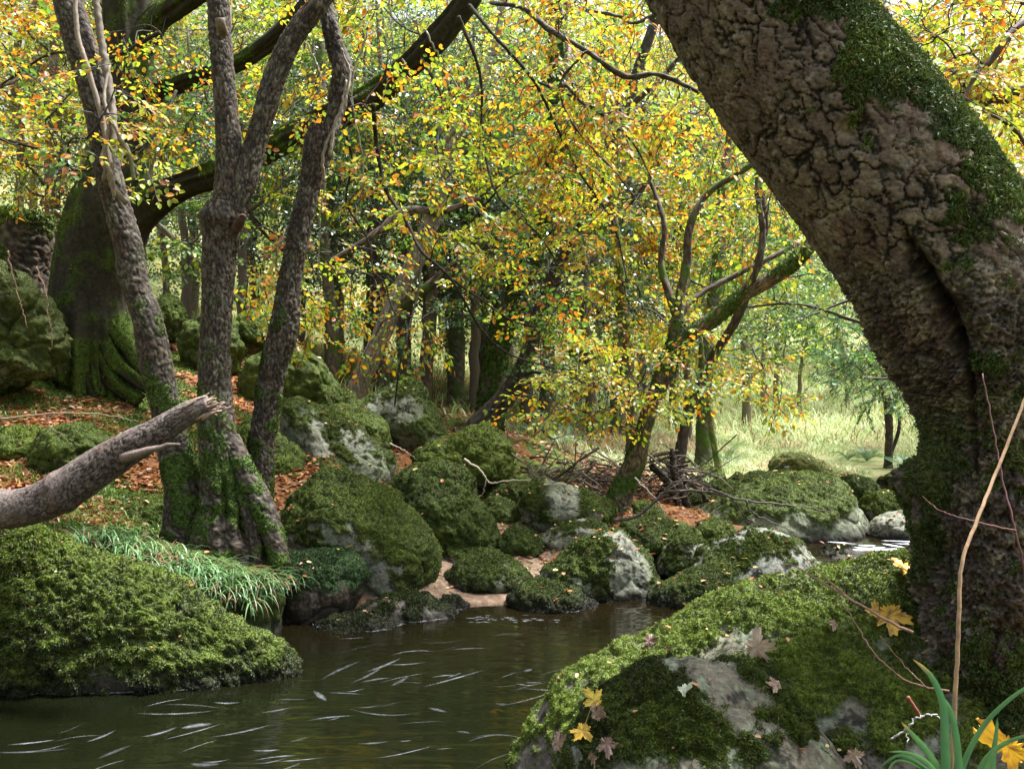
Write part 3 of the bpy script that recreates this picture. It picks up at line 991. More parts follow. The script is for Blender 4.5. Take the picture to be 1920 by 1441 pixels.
for k, (pl, Y, lb, br) in enumerate([
    ([(600, 560), (640, 508), (700, 508), (755, 560), (740, 640), (620, 640)], 11.3, 'rounded mossy stone at the foot of the short green stem', .7),
    ([(550, 620), (600, 558), (650, 598), (650, 670), (560, 690)], 10.8, 'dark little stone left of the stepped boulders', .2),
    ([(395, 570), (430, 500), (475, 530), (490, 600), (430, 630)], 11, 'pale green stone beside the root mass', .8),
    ([(765, 580), (820, 538), (860, 570), (850, 630), (780, 630)], 11.6, 'small green stone before the tall meadow grass', .6),
    ([(1545, 640), (1600, 548), (1680, 538), (1750, 580), (1730, 690), (1580, 700)], 12, 'bright yellow-green stone at the meadow edge', 1.0),
    ([(660, 600), (720, 575), (800, 585), (820, 640), (740, 680), (660, 660)], 10.2, 'flat green stone behind the crossing twigs', .4),
    ([(1060, 1140), (1140, 1095), (1240, 1110), (1290, 1160), (1240, 1230), (1090, 1230)], 6.9, 'dark green stone right of the lichened boulder', .3),
    ([(500, 690), (560, 640), (640, 650), (700, 700), (660, 780), (520, 780)], 9.4, 'leaf-strewn mossy stone under the dead branch fork', .4)]):
    B(z5(pl), Y, .25, lb, 36, 40 + k, cover=0.6, moss_n=4500, bright=br)
B(z4([(460, 1310), (540, 1250), (640, 1208), (760, 1188), (880, 1198), (970, 1240), (1050, 1310), (1040, 1420), (700, 1450), (480, 1430)]), 6.35, .3, 'low wet slab half bare and half mossed at the pool edge below the domed boulder', 56, 60, cover=-.1, tone=0.5, moss_n=14000, bright=0.15, rock=(.13, .11, .09),
  cut=lambda X, N, p: sstep(-1.28, -1.12, X[:, 0] + 0.1 * noise(p * 5)))
B(z4([(190, 1410), (280, 1340), (400, 1308), (520, 1308), (640, 1320), (760, 1375), (720, 1480), (300, 1500)]), 6.05, .25, 'nearest low black-green rock awash in the pool', 48, 61, cover=0.8, tone=0.1, moss_n=12000, bright=0.08)
B(z4([(890, 1260), (960, 1205), (1030, 1205), (1090, 1260), (1060, 1330), (920, 1330)]), 6.55, .18, 'little wet stone between slab and sand', 36, 62, cover=0.5, tone=0.2, moss_n=3500, bright=0.1)
B(z4([(-60, 1060), (20, 980), (120, 950), (250, 955), (400, 950), (490, 1000), (535, 1080), (520, 1180), (480, 1260), (440, 1340), (300, 1420), (50, 1420), (-60, 1330)]), 6.45, .45, 'undercut mossy earth bank hung with roots, right of the sedge', 80, 63, cover=0.8, tone=0.1, moss_n=26000, bright=0.28, name='earth_bank', group=None, cat='earth bank', rock=(.05, .035, .025),
  cut=lambda X, N, p: sstep(0.17, 0.27, X[:, 2] + 0.07 * noise(p * 7)), cols=((.012, .03, .008), (.045, .10, .025)))
# the mossy bank behind the trunks
B([(-200, 560), (-60, 480), (0, 478), (45, 490), (75, 520), (95, 570), (105, 630), (100, 700), (40, 730), (-150, 760)], 8.0, .45, 'tall dark mossy outcrop at the left edge beside the great beech', 84, 70, cover=0.75, tone=0.1, moss_n=30000, bright=0.35, rough=2.6, facet=.9, planes=9, cols=((.012, .022, .004), (.085, .11, .014)))
for k, (pl, Y, lb, br) in enumerate([
    ([(288, 600), (290, 565), (315, 548), (338, 565), (345, 600), (330, 640), (300, 640)], 11, 'small round mossy rock seen between the two left slender trunks', .9),
    ([(335, 640), (350, 600), (400, 580), (440, 600), (460, 650), (430, 720), (350, 710)], 10.4, 'dark mossy rock left of the forked trunk, above the leaf litter', .5),
    ([(438, 620), (455, 585), (490, 580), (515, 610), (520, 660), (450, 670)], 10.8, 'yellow-green mossed rock behind the right slender trunk', .9),
    ([(450, 720), (470, 665), (540, 640), (610, 665), (625, 700), (640, 760), (560, 800), (460, 800)], 9.9, 'ragged mossy rock left of the pale leaning tree', .5),
    ([(600, 760), (610, 725), (650, 730), (680, 760), (650, 800), (600, 800)], 9.7, 'little mossy ledge at the foot of the pale leaning tree', .6),
    ([(10, 850), (10, 820), (35, 798), (65, 805), (85, 835), (80, 870), (20, 880)], 7.3, 'small bright moss hummock on the litter slope', 1.0),
    ([(60, 870), (90, 800), (150, 790), (200, 820), (215, 880), (150, 920), (70, 920)], 7.2, 'mossy hummock with grass behind the broken log', .6),
    ([(230, 960), (260, 935), (330, 925), (360, 950), (350, 990), (240, 1000)], 6.9, 'low moss cushion left of the trunk bases', .6)]):
    B(pl, Y, .35, lb, 44, 80 + k, cover=0.8, tone=0.2, moss_n=9000, bright=br, rough=1.3)

# ------------------------------------------------------------------ foam on the water
fo = Bag()
r = np.random.default_rng(21)


def wpt(u, v, z=0.008):
    Y = (CAM_H - z) * FPX / (v - 720)
    return np.array([(u - 960) / FPX * Y, Y, z])


def streak(u, v, L, ang, w, bend=0.0):
    pts = []
    for t in np.linspace(-.5, .5, 9):
        a = radians(ang)
        uu_ = u + L * t * cos(a) - bend * (t * t * 4 - 1) * L * .045 * sin(a)
        vv_ = v - L * t * sin(a) - bend * (t * t * 4 - 1) * L * .045 * cos(a)
        pts.append(wpt(uu_, vv_))
    pts = np.array(pts)
    T = unit(np.gradient(pts, axis=0))
    sd_ = np.stack([-T[:, 1], T[:, 0], T[:, 2] * 0], 1)
    Yd = pts[:, 1:2]
    ww = w / FPX * Yd * 0.95 * np.sin(np.linspace(0.12, pi - 0.1, 9))[:, None] ** 0.7
    V = np.concatenate([pts - sd_ * ww * 1.6, pts, pts + sd_ * ww * 1.6])
    i = np.arange(8)
    al = np.sin(np.linspace(.15, pi - .1, 9)) ** .8 * r.uniform(.06, .28)
    A = np.concatenate([al * 0, al, al * 0])
    fo.add(V, [np.stack([i, i + 1, i + 10, i + 9], 1), np.stack([i + 9, i + 10, i + 19, i + 18], 1)], np.repeat(A[:, None], 3, 1))


for (u, v, L_, a, w) in [(330, 1333, 150, 2, 3), (60, 1405, 150, 3, 4), (60, 1390, 90, 6, 3), (215, 1408, 70, 22, 5), (300, 1370, 70, 16, 4), (370, 1360, 60, 8, 8), (385, 1430, 55, 0, 8), (190, 1378, 60, 22, 3), (640, 1255, 80, 25, 4), (690, 1262, 70, 28, 3),
                         (600, 1303, 30, -40, 5), (545, 1310, 60, 0, 3), (620, 1345, 90, 6, 3), (720, 1245, 70, 22, 4), (880, 1215, 70, 2, 4), (750, 1275, 40, 30, 4), (455, 1368, 120, 12, 3), (520, 1330, 60, 10, 3), (820, 1330, 36, -14, 5), (990, 1255, 16, 20, 5), (870, 1372, 30, -8, 3),
                         (425, 1315, 50, 0, 3), (1000, 1278, 30, 0, 3), (700, 1390, 60, 4, 3), (560, 1385, 40, 15, 4), (500, 1405, 50, 2, 3), (940, 1318, 24, 0, 3), (660, 1195, 60, 3, 2), (830, 1200, 90, 4, 2), (950, 1190, 60, 3, 2)]:
    streak(u, v, L_, a, w, r.uniform(-1, 1))
for k in range(46):
    v = r.uniform(1210, 1438)
    u = r.uniform(40, 1040) if v > 1310 else r.uniform(590, 1050)
    if u > 1090 - (v - 1240) * 0.6:
        continue
    streak(u, v, r.uniform(25, 130), r.uniform(-4, 24), r.uniform(0.8, 2.6), r.uniform(-1.5, 1.5))
for k in range(26):
    streak(r.uniform(905, 1050) if k % 2 else r.uniform(880, 930), r.uniform(1152, 1166), r.uniform(6, 22), r.uniform(-8, 8), r.uniform(2, 5))


def rim(label, w=0.012, front=True):
    X, N2, F = ROCKS[label]
    k = (np.abs(X[:, 2]) < 0.035)
    q = X[k]
    c = np.array([q[:, 0].mean(), q[:, 1].mean()])
    a = np.arctan2(q[:, 1] - c[1], q[:, 0] - c[0])
    bins = np.linspace(-pi, pi, 260)
    idx = np.digitize(a, bins)
    pts = []
    for i in range(len(bins)):
        m_ = idx == i
        if m_.any():
            pts.append(q[m_][:, :2].mean(0))
    pts = np.array(pts)
    out_ = unit(pts - c)
    ww = w * (0.3 + np.abs(noise(np.stack([pts[:, 0] * 9, pts[:, 1] * 9, pts[:, 0] * 0], 1))) * 2.2)
    gap = noise(np.stack([pts[:, 0] * 5 + 9, pts[:, 1] * 5, pts[:, 0] * 0], 1))
    for i in range(len(pts) - 1):
        if gap[i] < -.02:
            continue
        if front and pts[i, 1] > c[1] + 0.1:
            continue
        if np.linalg.norm(pts[i + 1] - pts[i]) > 0.3:
            continue
        p0, p1 = pts[i], pts[i + 1]
        z = 0.007
        V = [[*(p0 - out_[i] * .03), z], [*(p1 - out_[i + 1] * .03), z], [*(p1 + out_[i + 1] * (ww[i + 1] * .8 + .003)), z], [*(p0 + out_[i] * (ww[i] * .8 + .003)), z]]
        fo.add(np.array(V), [np.array([[0, 1, 2, 3]])], np.array([[.8], [.8], [.15], [.15]]) * np.ones(3))


for lb in list(ROCKS):
    if any(t in lb for t in ('near left water edge', 'dark mossy hump in the water', 'hanging wet moss', 'low wet slab', 'awash in the pool', 'little wet stone')):
        rim(lb, 0.014 if 'near left' in lb else 0.012)
m, N, L = new_mat('foam')
out = N.new('ShaderNodeOutputMaterial')
a = N.new('ShaderNodeAttribute')
a.attribute_name = 'Col'
d = N.new('ShaderNodeBsdfDiffuse')
t = N.new('ShaderNodeBsdfTransparent')
x = N.new('ShaderNodeMixShader')
nz = N.new('ShaderNodeTexNoise')
nz.inputs['Scale'].default_value = 25
tc = N.new('ShaderNodeTexCoord')
mr = N.new('ShaderNodeMapRange')
mr.inputs['From Min'].default_value = .3
mr.inputs['From Max'].default_value = .7
mr.inputs['To Min'].default_value = .25
mr.inputs['To Max'].default_value = .9
L.new(tc.outputs['Object'], nz.inputs['Vector'])
L.new(nz.outputs['Fac'], mr.inputs['Value'])
mu = N.new('ShaderNodeMath')
mu.operation = 'MULTIPLY'
L.new(mr.outputs[0], mu.inputs[0])
L.new(a.outputs['Fac'], mu.inputs[1])
L.new(mu.outputs[0], x.inputs[0])
d.inputs[0].default_value = (.62, .68, .78, 1)
L.new(t.outputs[0], x.inputs[1])
L.new(d.outputs[0], x.inputs[2])
L.new(x.outputs[0], out.inputs[0])
M_FOAM = m
# white water of the upper fall, following the water surface
for (cx, cy_, lx, ly) in [(P(1680, 1040, 8)[0], 7.95, .45, .28), (P(1560, 1085, 7.6)[0], 7.45, .3, .2), (P(1640, 905, 11)[0], 10.6, .5, .35), (P(1585, 925, 10.4)[0], 10.0, .3, .3)]:
    g = 14
    for i in range(26):
        x0 = cx + r.uniform(-1, 1) * lx
        y0 = cy_ + r.uniform(-1, 1) * ly
        xs = x0 + np.linspace(-.5, .5, 7) * r.uniform(.1, .35)
        ys = y0 + np.linspace(-.5, .5, 7) * r.uniform(-.1, .1)
        w_ = r.uniform(.008, .03) * np.sin(np.linspace(.1, pi - .1, 7))
        V = np.concatenate([np.stack([xs, ys - w_, water_z(ys - w_) + .012], 1), np.stack([xs, ys + w_, water_z(ys + w_) + .012], 1)])
        ii = np.arange(6)
        fo.add(V, [np.stack([ii, ii + 1, ii + 8, ii + 7], 1)], (.95, .95, .95))
tag(fo.out('foam', M_FOAM, smooth=False), 'white foam streaks drifting on the dark pool', 'foam', kind='stuff')

# ------------------------------------------------------------------ the great leaning trunk on the right
def moss_big(a, t, X, D, loc):
    right = np.cos(a)
    n_ = fbm(loc * 2.6 + 3, 4)
    n2_ = fbm(loc * 11, 4, .7)
    top = sstep(0.05, 0.30, right * 0.75 + n_ * 0.8 + n2_ * .6 + 0.0 + 0.25 * sstep(.45, 1, t))
    low = sstep(0.0, 0.3, n_ * 1.0 + n2_ * 1.0 + 0.02) * sstep(0.45, 0.25, t) * 0.85
    return np.maximum(top * sstep(0.02, .25, t + .2 * n_), low)


def hollow(a, t, X, loc):
    u_ = 960 + X[:, 0] / X[:, 1] * FPX
    v_ = 720 + (CAM_H - X[:, 2]) / X[:, 1] * FPX
    # a dark seam from the cavity down the trunk, and burrs low on the left side
    cx = np.interp(v_, [420, 480, 620, 700, 900], [1690, 1715, 1790, 1815, 1830])
    wv = np.interp(v_, [420, 480, 560, 640, 700, 900], [8, 18, 26, 20, 9, 6]) * (1 + .35 * noise(loc * 14))
    front = np.sin(a) > 0.1
    g_ = np.exp(-((u_ - cx) / wv) ** 2) * front * sstep(400, 460, v_) * sstep(930, 860, v_)
    dep = np.interp(v_, [420, 480, 520, 640, 700, 760, 900], [.02, .08, .15, .15, .08, .04, .03])
    out_ = -g_ * dep
    out_ = out_ + 0.07 * np.exp(-(((v_ - 900) / 35) ** 2 + ((u_ - 1690) / 60) ** 2)) * (np.cos(a) < 0)
    out_ = out_ - 0.05 * np.exp(-(((v_ - 1030) / 55) ** 2 + ((u_ - 1750) / 50) ** 2)) * front
    ridge = 0.025 * np.exp(-((u_ - cx - 70) / 45) ** 2) * front * sstep(430, 560, v_)
    out_ = out_ + ridge
    knot = np.exp(-(((v_ - 245) / 30) ** 2 + ((u_ - 1600) / 35) ** 2)) * front
    out_ = out_ - 0.03 * knot
    lowb = sstep(700, 1000, v_)
    return out_ + lowb * fbm(loc * 5, 4, .6) * 0.05


big = empty('leaning_tree', P(1860, 1500, 2.95) * np.array([1, 1, 0]) + np.array([0, 0, 0.1]), 'massive rough-barked trunk arching out of the right foreground, mossy on its upper side', 'tree')
tb = bark_tube('trunk', big, [(1890, 1640, 2.95, 480), (1885, 1480, 2.95, 300), (1876, 1300, 2.95, 280), (1874, 1120, 2.95, 285), (1878, 960, 2.95, 310), (1888, 820, 2.95, 300), (1872, 700, 2.95, 330), (1825, 590, 2.95, 360), (1750, 460, 2.95, 348), (1655, 330, 2.95, 340),
                              (1560, 210, 2.95, 330), (1480, 110, 2.95, 325), (1395, -20, 2.95, 325), (1300, -200, 2.95, 320), (1240, -380, 2.95, 300)],
               seg=420, step=0.0048, bark='plate', cell=0.062, amp=0.013, low=0.035, base=(0.098, 0.076, 0.063), dark=(0.005, 0.0045, 0.004), mottle=(.25, .22, .15), rough_low=lambda X: sstep(430, 620, 720 + (CAM_H - X[:, 2]) / X[:, 1] * FPX), mossfn=moss_big, extra=hollow, seed=2, mat=M_BARKF, lich=0.12, mosscol=(0.05, 0.085, 0.015))
vis = (unit(np.array([0, 0, CAM_H]) - tb['V']) * tb['N']).sum(1)
pos, nr_ = sample(tb['V'], tb['F'], tb['m'] * sstep(-.5, -.1, vis), 150000, 5)
tufts('moss', big, pos, nr_, 0.016, 0.0022, 3, ((0.025, 0.045, 0.01), (0.10, 0.15, 0.025)), 5, 0.6, lump=6)
for k, (cc, w0) in enumerate([([(1790, 1380), (1740, 1440), (1690, 1500), (1640, 1590)], 110), ([(1900, 1400), (1850, 1480), (1800, 1600)], 130)]):
    bark_tube('root', big, [(u, v, 2.85 - .06 * i, w0 * (1 - .2 * i)) for i, (u, v) in enumerate(cc)], seg=60, step=0.01, bark='plate', cell=0.05, amp=.01, seed=9 + k,
              mossfn=lambda a, t, X, D, loc: sstep(0, .4, fbm(loc * 4, 3) + .1))

# ------------------------------------------------------------------ the three slender trunks on the left
def moss_low(h0, h1, side=0.0, seed=0, amt=1.0):
    def f(a, t, X, D, loc):
        n_ = fbm(loc * 5 + seed, 4)
        v_ = 720 + (CAM_H - X[:, 2]) / X[:, 1] * FPX
        low = sstep(h1, h0, v_)
        return sstep(0.28, 0.6, n_ * 1.25 + low * 0.40 * amt + side * np.cos(a) * 0.4 + 0.05 * low) * sstep(h1 - 200, h1 + 100, v_)
    return f


SL = dict(seg=64, step=0.010, bark='ridge', cell=0.022, amp=0.0065, low=0.05, base=(0.072, 0.055, 0.041), dark=(0.008, 0.006, 0.005), mottle=(.15, .145, .11))


def treelet_moss(e, tubes, n, seed, L=.012, W=.004, cols=((0.016, 0.028, 0.006), (0.075, 0.115, 0.016))):
    V, Fs, Ms, k = [], [], [], 0
    for t_ in tubes:
        V.append(t_['V'])
        Fs.append(t_['F'][0] + k)
        Ms.append(t_['m'])
        k += len(t_['V'])
    V, F, Mm = np.concatenate(V), np.concatenate(Fs), np.concatenate(Ms)
    if Mm.max() < .05:
        return
    pos, nr_ = sample(V, [F], Mm, n, seed)
    tufts('moss', e, pos, nr_, L, W, 3, cols, seed, 0.4)


GR = None
e = empty('slender_tree', P(350, 1045, 6.3), 'leftmost of three slender trunks by the water, wound with an old woody vine', 'tree')
t1 = bark_tube('trunk', e, [(350, 1090, 6.3, 120), (350, 1000, 6.3, 92), (348, 920, 6.3, 78), (328, 850, 6.3, 66), (312, 770, 6.3, 58), (293, 690, 6.3, 60), (278, 600, 6.3, 56), (252, 530, 6.3, 52), (237, 450, 6.3, 52), (215, 370, 6.3, 50), (195, 290, 6.3, 50), (188, 230, 6.3, 50), (172, 150, 6.3, 54), (150, 80, 6.3, 58), (128, 0, 6.3, 54), (110, -90, 6.3, 50)],
               mossfn=moss_low(950, 620, .5, 1), seed=11, **SL)
treelet_moss(e, [t1], 9000, 11)
e = empty('woody_vine', P(262, 330, 6.15), 'twisted pale woody vine climbing the leftmost slender trunk', 'vine')
bg_ = Bag()
VC = (.17, .14, .11)
simple_tube(bg_, [P(238, 380, 6.12), P(212, 350, 6.05), P(205, 300, 6.08), P(192, 225, 6.1), P(165, 130, 6.08), P(145, 60, 6.08), P(140, -40, 6.1)], .022, .016, 8, 60, VC, .002, 1)
simple_tube(bg_, [P(200, 340, 6.1), P(212, 250, 6.12), P(208, 180, 6.2), P(192, 90, 6.24), P(180, 0, 6.25), P(172, -50, 6.25)], .03, .024, 9, 60, (.12, .1, .08), .003, 2)
simple_tube(bg_, [P(258, 330, 6.2), P(240, 290, 6.1), P(222, 250, 6.05), P(196, 190, 6.1), P(205, 120, 6.2)], .016, .01, 7, 40, VC, .002, 3)
simple_tube(bg_, [P(215, 370, 6.05), P(207, 320, 6.0), P(190, 300, 6.02), P(200, 260, 6.05), P(213, 180, 6.1)], .014, .01, 7, 40, VC, .002, 4)
simple_tube(bg_, [P(236, 270, 6.15), P(245, 295, 6.1), P(250, 330, 6.1), P(253, 336, 6.1)], .013, .015, 7, 20, (.11, .12, .06), .001, 5)
bg_.out('stem', M_TWIG, e)

e = empty('forked_tree', P(425, 1040, 6.2), 'middle slender trunk, forked in a V above a knotty collar, hollow at its base', 'tree')


def base_hollow(a, t, X, loc):
    u_ = 960 + X[:, 0] / X[:, 1] * FPX
    v_ = 720 + (CAM_H - X[:, 2]) / X[:, 1] * FPX
    fr = np.sin(a) > 0
    h_ = np.exp(-(((u_ - 462) / 14) ** 2 + ((v_ - 985) / 40) ** 2)) + .7 * np.exp(-(((u_ - 418) / 9) ** 2 + ((v_ - 950) / 60) ** 2))
    knot = np.exp(-(((v_ - 405) / 16) ** 2)) * .02
    return -1.0 * fr * h_ * 0.08 + knot + sstep(860, 960, v_) * fbm(loc * 8, 3) * .04


tt = [bark_tube('trunk', e, [(440, 1120, 6.2, 190), (440, 1030, 6.2, 150), (432, 960, 6.2, 112), (420, 900, 6.2, 92), (410, 850, 6.2, 74), (404, 760, 6.2, 63), (404, 650, 6.2, 58), (410, 540, 6.2, 60), (414, 460, 6.2, 66), (420, 410, 6.2, 78), (424, 380, 6.2, 66)],
                mossfn=moss_low(930, 700, .1, 2), extra=base_hollow, seed=12, **{**SL, 'seg': 90}),
      bark_tube('limb', e, [(418, 440, 6.2, 52), (424, 380, 6.2, 52), (430, 310, 6.2, 50), (425, 220, 6.2, 45), (418, 140, 6.2, 44), (412, 60, 6.2, 42), (406, -60, 6.2, 38)], seed=13, **SL),
      bark_tube('limb', e, [(432, 470, 6.2, 30), (442, 400, 6.18, 40), (462, 330, 6.18, 44), (480, 265, 6.2, 40), (498, 200, 6.2, 42), (520, 130, 6.2, 42), (555, 60, 6.2, 42), (600, 5, 6.2, 38), (650, -70, 6.2, 36)], seed=14, **SL)]
for k, cc in enumerate([[(432, 820, 34), (455, 880, 44), (488, 940, 46), (512, 1000, 42), (528, 1060, 34)], [(410, 870, 34), (402, 930, 42), (385, 990, 50), (372, 1050, 46)], [(425, 860, 30), (444, 905, 36), (462, 950, 30), (478, 1010, 34), (480, 1060, 30)], [(415, 870, 30), (413, 930, 32), (410, 990, 30), (405, 1050, 36)]]):
    tt.append(bark_tube('root', e, [(u, v, 6.2 - .05 * i, w) for i, (u, v, w) in enumerate(cc)], mossfn=moss_low(900, 700, .3, 5 + k), seed=15 + k, **{**SL, 'seg': 36}))
treelet_moss(e, tt, 22000, 12)
bg_ = Bag()
simple_tube(bg_, [P(418, 60, 6.1), P(414, 48, 6.0), P(412, 34, 5.98)], .035, .032, 12, 10, (.13, .1, .08), .001, 3)
bg_.out('branch_stub', M_BARKF, e)
bg_ = Bag()
simple_tube(bg_, [P(440, 430, 6.15), P(450, 414, 6.08), P(456, 405, 6.03)], .04, .024, 10, 10, (.07, .04, .035), .004, 4)
bg_.out('burr', M_BARKF, e)

e = empty('slender_tree', P(490, 950, 6.45), 'rightmost slender trunk of the three, leaning right with a torn, vine-wrapped upper bend', 'tree')
tt = [bark_tube('trunk', e, [(470, 1000, 6.45, 90), (480, 930, 6.45, 66), (487, 860, 6.45, 52), (497, 780, 6.45, 49), (510, 700, 6.45, 50), (532, 620, 6.45, 54), (545, 520, 6.45, 44), (562, 430, 6.45, 42), (582, 340, 6.45, 42), (594, 270, 6.45, 50), (598, 235, 6.45, 38)], mossfn=moss_low(900, 620, -.3, 3), seed=21, **SL),
      bark_tube('limb', e, [(590, 330, 6.42, 22), (612, 270, 6.42, 28), (628, 210, 6.45, 30), (640, 150, 6.45, 38), (634, 100, 6.45, 36), (618, 50, 6.45, 30), (604, -20, 6.45, 28)], seed=22, extra=lambda a, t, X, loc: .015 * np.sin(a * 3 + t * 25), **SL)]
treelet_moss(e, tt, 8000, 21)
bg_ = Bag()
simple_tube(bg_, [P(618, 290, 6.3), P(630, 230, 6.3), P(652, 170, 6.32), P(655, 130, 6.35), P(640, 90, 6.3)], .012, .008, 6, 40, (.2, .17, .14), .003, 6)
simple_tube(bg_, [P(608, 340, 6.35), P(606, 290, 6.3), P(625, 240, 6.3), P(640, 200, 6.3), P(650, 150, 6.32)], .012, .008, 6, 40, (.16, .13, .1), .003, 7)
bg_.out('vine_strand', M_TWIG, e)

# ------------------------------------------------------------------ broken log at the left
e = empty('broken_log', P(60, 985, 4.75), 'grey-brown broken log rising from the left, splintered at its upper end', 'log')
bark_tube('trunk', e, [(-330, 900, 4.9, 105), (-160, 945, 4.85, 98), (-40, 952, 4.75, 80), (40, 950, 4.7, 73), (110, 925, 4.68, 77), (180, 878, 4.66, 72), (240, 840, 4.65, 63), (290, 812, 4.64, 54), (330, 787, 4.63, 47), (365, 768, 4.62, 42), (392, 757, 4.62, 38)],
          seg=96, step=0.007, bark='plate', cell=0.022, amp=0.0045, low=0.04, base=(0.112, 0.088, 0.082), dark=(0.014, 0.010, 0.010), seed=31, lich=.05, mottle=(.19, .165, .15), extra=lambda a, t, X, loc: .012 * np.exp(-((t - .62) / .02) ** 2) * (np.sin(a) > 0) + .02 * np.exp(-(((t - .38) / .015) ** 2 + ((a - 1.9) / .25) ** 2)))
bg_ = Bag()
r = np.random.default_rng(8)
for k in range(34):
    a = k / 34 * 2 * pi
    rr_ = .055 * r.uniform(.3, 1)
    s_ = P(368 + r.uniform(-14, 10), 772, 4.62) + np.array([-.55 * cos(a), sin(a), .8 * cos(a)]) * rr_
    d_ = np.array([.12, 0, .055]) * r.uniform(.55, 1.15) + np.array([-.5 * cos(a), .6 * sin(a), .8 * cos(a)]) * .012
    simple_tube(bg_, [s_, s_ + d_ * .5 + r.normal(size=3) * .004, s_ + d_], .013, .003, 5, 6, np.array((.30, .22, .18)) * r.uniform(.5, 1.1), .002, k)
bg_.out('splinters', M_TWIG, e)
bg_ = Bag()
simple_tube(bg_, [P(230, 858, 4.58), P(270, 846, 4.55), P(300, 838, 4.55), P(318, 832, 4.54), P(338, 832, 4.54)], .03, .005, 8, 16, (.17, .13, .115), .002, 1)
bg_.out('split_limb', M_BARKF, e)

# ------------------------------------------------------------------ the great beech at the left
e_beech = empty('beech_tree', P(180, 712, 9), 'great dark smooth-barked beech on the left bank with one long mossy limb reaching right', 'tree')


def beech_flare(a, t, X, loc):
    v_ = 720 + (CAM_H - X[:, 2]) / X[:, 1] * FPX
    low = sstep(520, 720, v_)
    return low * .16 * np.abs(noise(np.stack([np.cos(a) * 3.2, np.sin(a) * 3.2, a * 0 + 3], 1))) * 2 - low * .06


def beech_moss(a, t, X, D, loc):
    v_ = 720 + (CAM_H - X[:, 2]) / X[:, 1] * FPX
    n_ = fbm(loc * 2.2 + 8, 4)
    return sstep(.05, .45, n_ * 1.0 + .3 * D[:, 2] + .35 * sstep(450, 720, v_) - .35 * np.cos(a) * (v_ > 350) + .05)


BE = dict(mat=M_BARKD, bark='smooth', amp=.02, low=.05, base=(0.024, 0.022, 0.014), dark=(.010, .009, .006), mossfn=beech_moss, mosscol=(.04, .065, .010), lich=.03)
tt = [bark_tube('trunk', e_beech, [(185, 790, 9, 230), (180, 712, 9, 185), (175, 640, 9, 176), (172, 560, 9, 155), (182, 480, 9, 150), (205, 400, 9, 150), (222, 330, 9, 118), (236, 250, 9, 100), (240, 150, 9, 92), (238, 50, 9, 90), (234, -90, 9, 88)], seg=110, step=.018, extra=beech_flare, seed=41, **BE)]
limb_main = bark_tube('limb', e_beech, [(190, 470, 9, 110), (235, 415, 8.95, 84), (285, 375, 8.9, 64), (345, 348, 8.8, 46), (420, 322, 8.7, 50), (520, 272, 8.5, 46), (600, 232, 8.4, 46), (690, 188, 8.3, 50), (760, 132, 8.2, 46), (820, 75, 8.1, 50), (870, 10, 8.0, 46), (920, -80, 7.9, 48)], seg=60, step=.02, seed=42, **BE)
limb_b = bark_tube('limb', e_beech, [(235, 215, 9, 60), (300, 172, 8.9, 34), (400, 137, 8.7, 30), (470, 105, 8.6, 30), (550, 40, 8.4, 30), (620, -40, 8.2, 28)], seg=32, step=.025, seed=43, **BE)
limb_c = bark_tube('limb', e_beech, [(245, 110, 9, 70), (290, 40, 8.9, 50), (330, 10, 8.8, 44), (400, -40, 8.6, 40)], seg=32, step=.025, seed=44, **BE)
tt += [limb_main, limb_b, limb_c]
for k, cc in enumerate([[(200, 640, 34), (222, 680, 34), (250, 705, 30), (290, 735, 20)], [(185, 660, 36), (205, 700, 36), (230, 730, 24), (262, 750, 16)], [(150, 650, 40), (130, 690, 36), (110, 720, 24)], [(170, 670, 30), (175, 710, 34), (185, 745, 20)], [(215, 620, 26), (240, 650, 26), (262, 690, 20), (300, 705, 12)]]):
    tt.append(bark_tube('root', e_beech, [(u, v, 8.7 - .1 * i, w) for i, (u, v, w) in enumerate(cc)], seg=24, step=.02, seed=50 + k, **BE))
treelet_moss(e_beech, tt, 26000, 41, .016, .006, ((.02, .04, .006), (.12, .19, .02)))

# stump at the far left
e = empty('tree_stump', P(45, 500, 9.4), 'broken mossy stump on top of the left bank', 'stump')
tt = [bark_tube('trunk', e, [(40, 560, 9.4, 100), (42, 500, 9.4, 92), (45, 450, 9.4, 98), (48, 412, 9.4, 104), (50, 396, 9.4, 96)], seg=60, step=.02, bark='ridge', cell=.05, amp=.02, base=(.075, .055, .038), dark=(.015, .012, .01), seed=60,
                mossfn=lambda a, t, X, D, loc: np.maximum(sstep(.75, .95, t + .15 * noise(loc * 5)), sstep(.1, .5, -np.cos(a) + noise(loc * 4)) * .8))]
treelet_moss(e, tt, 6000, 60, .02, .007, ((.03, .05, .008), (.14, .2, .02)))

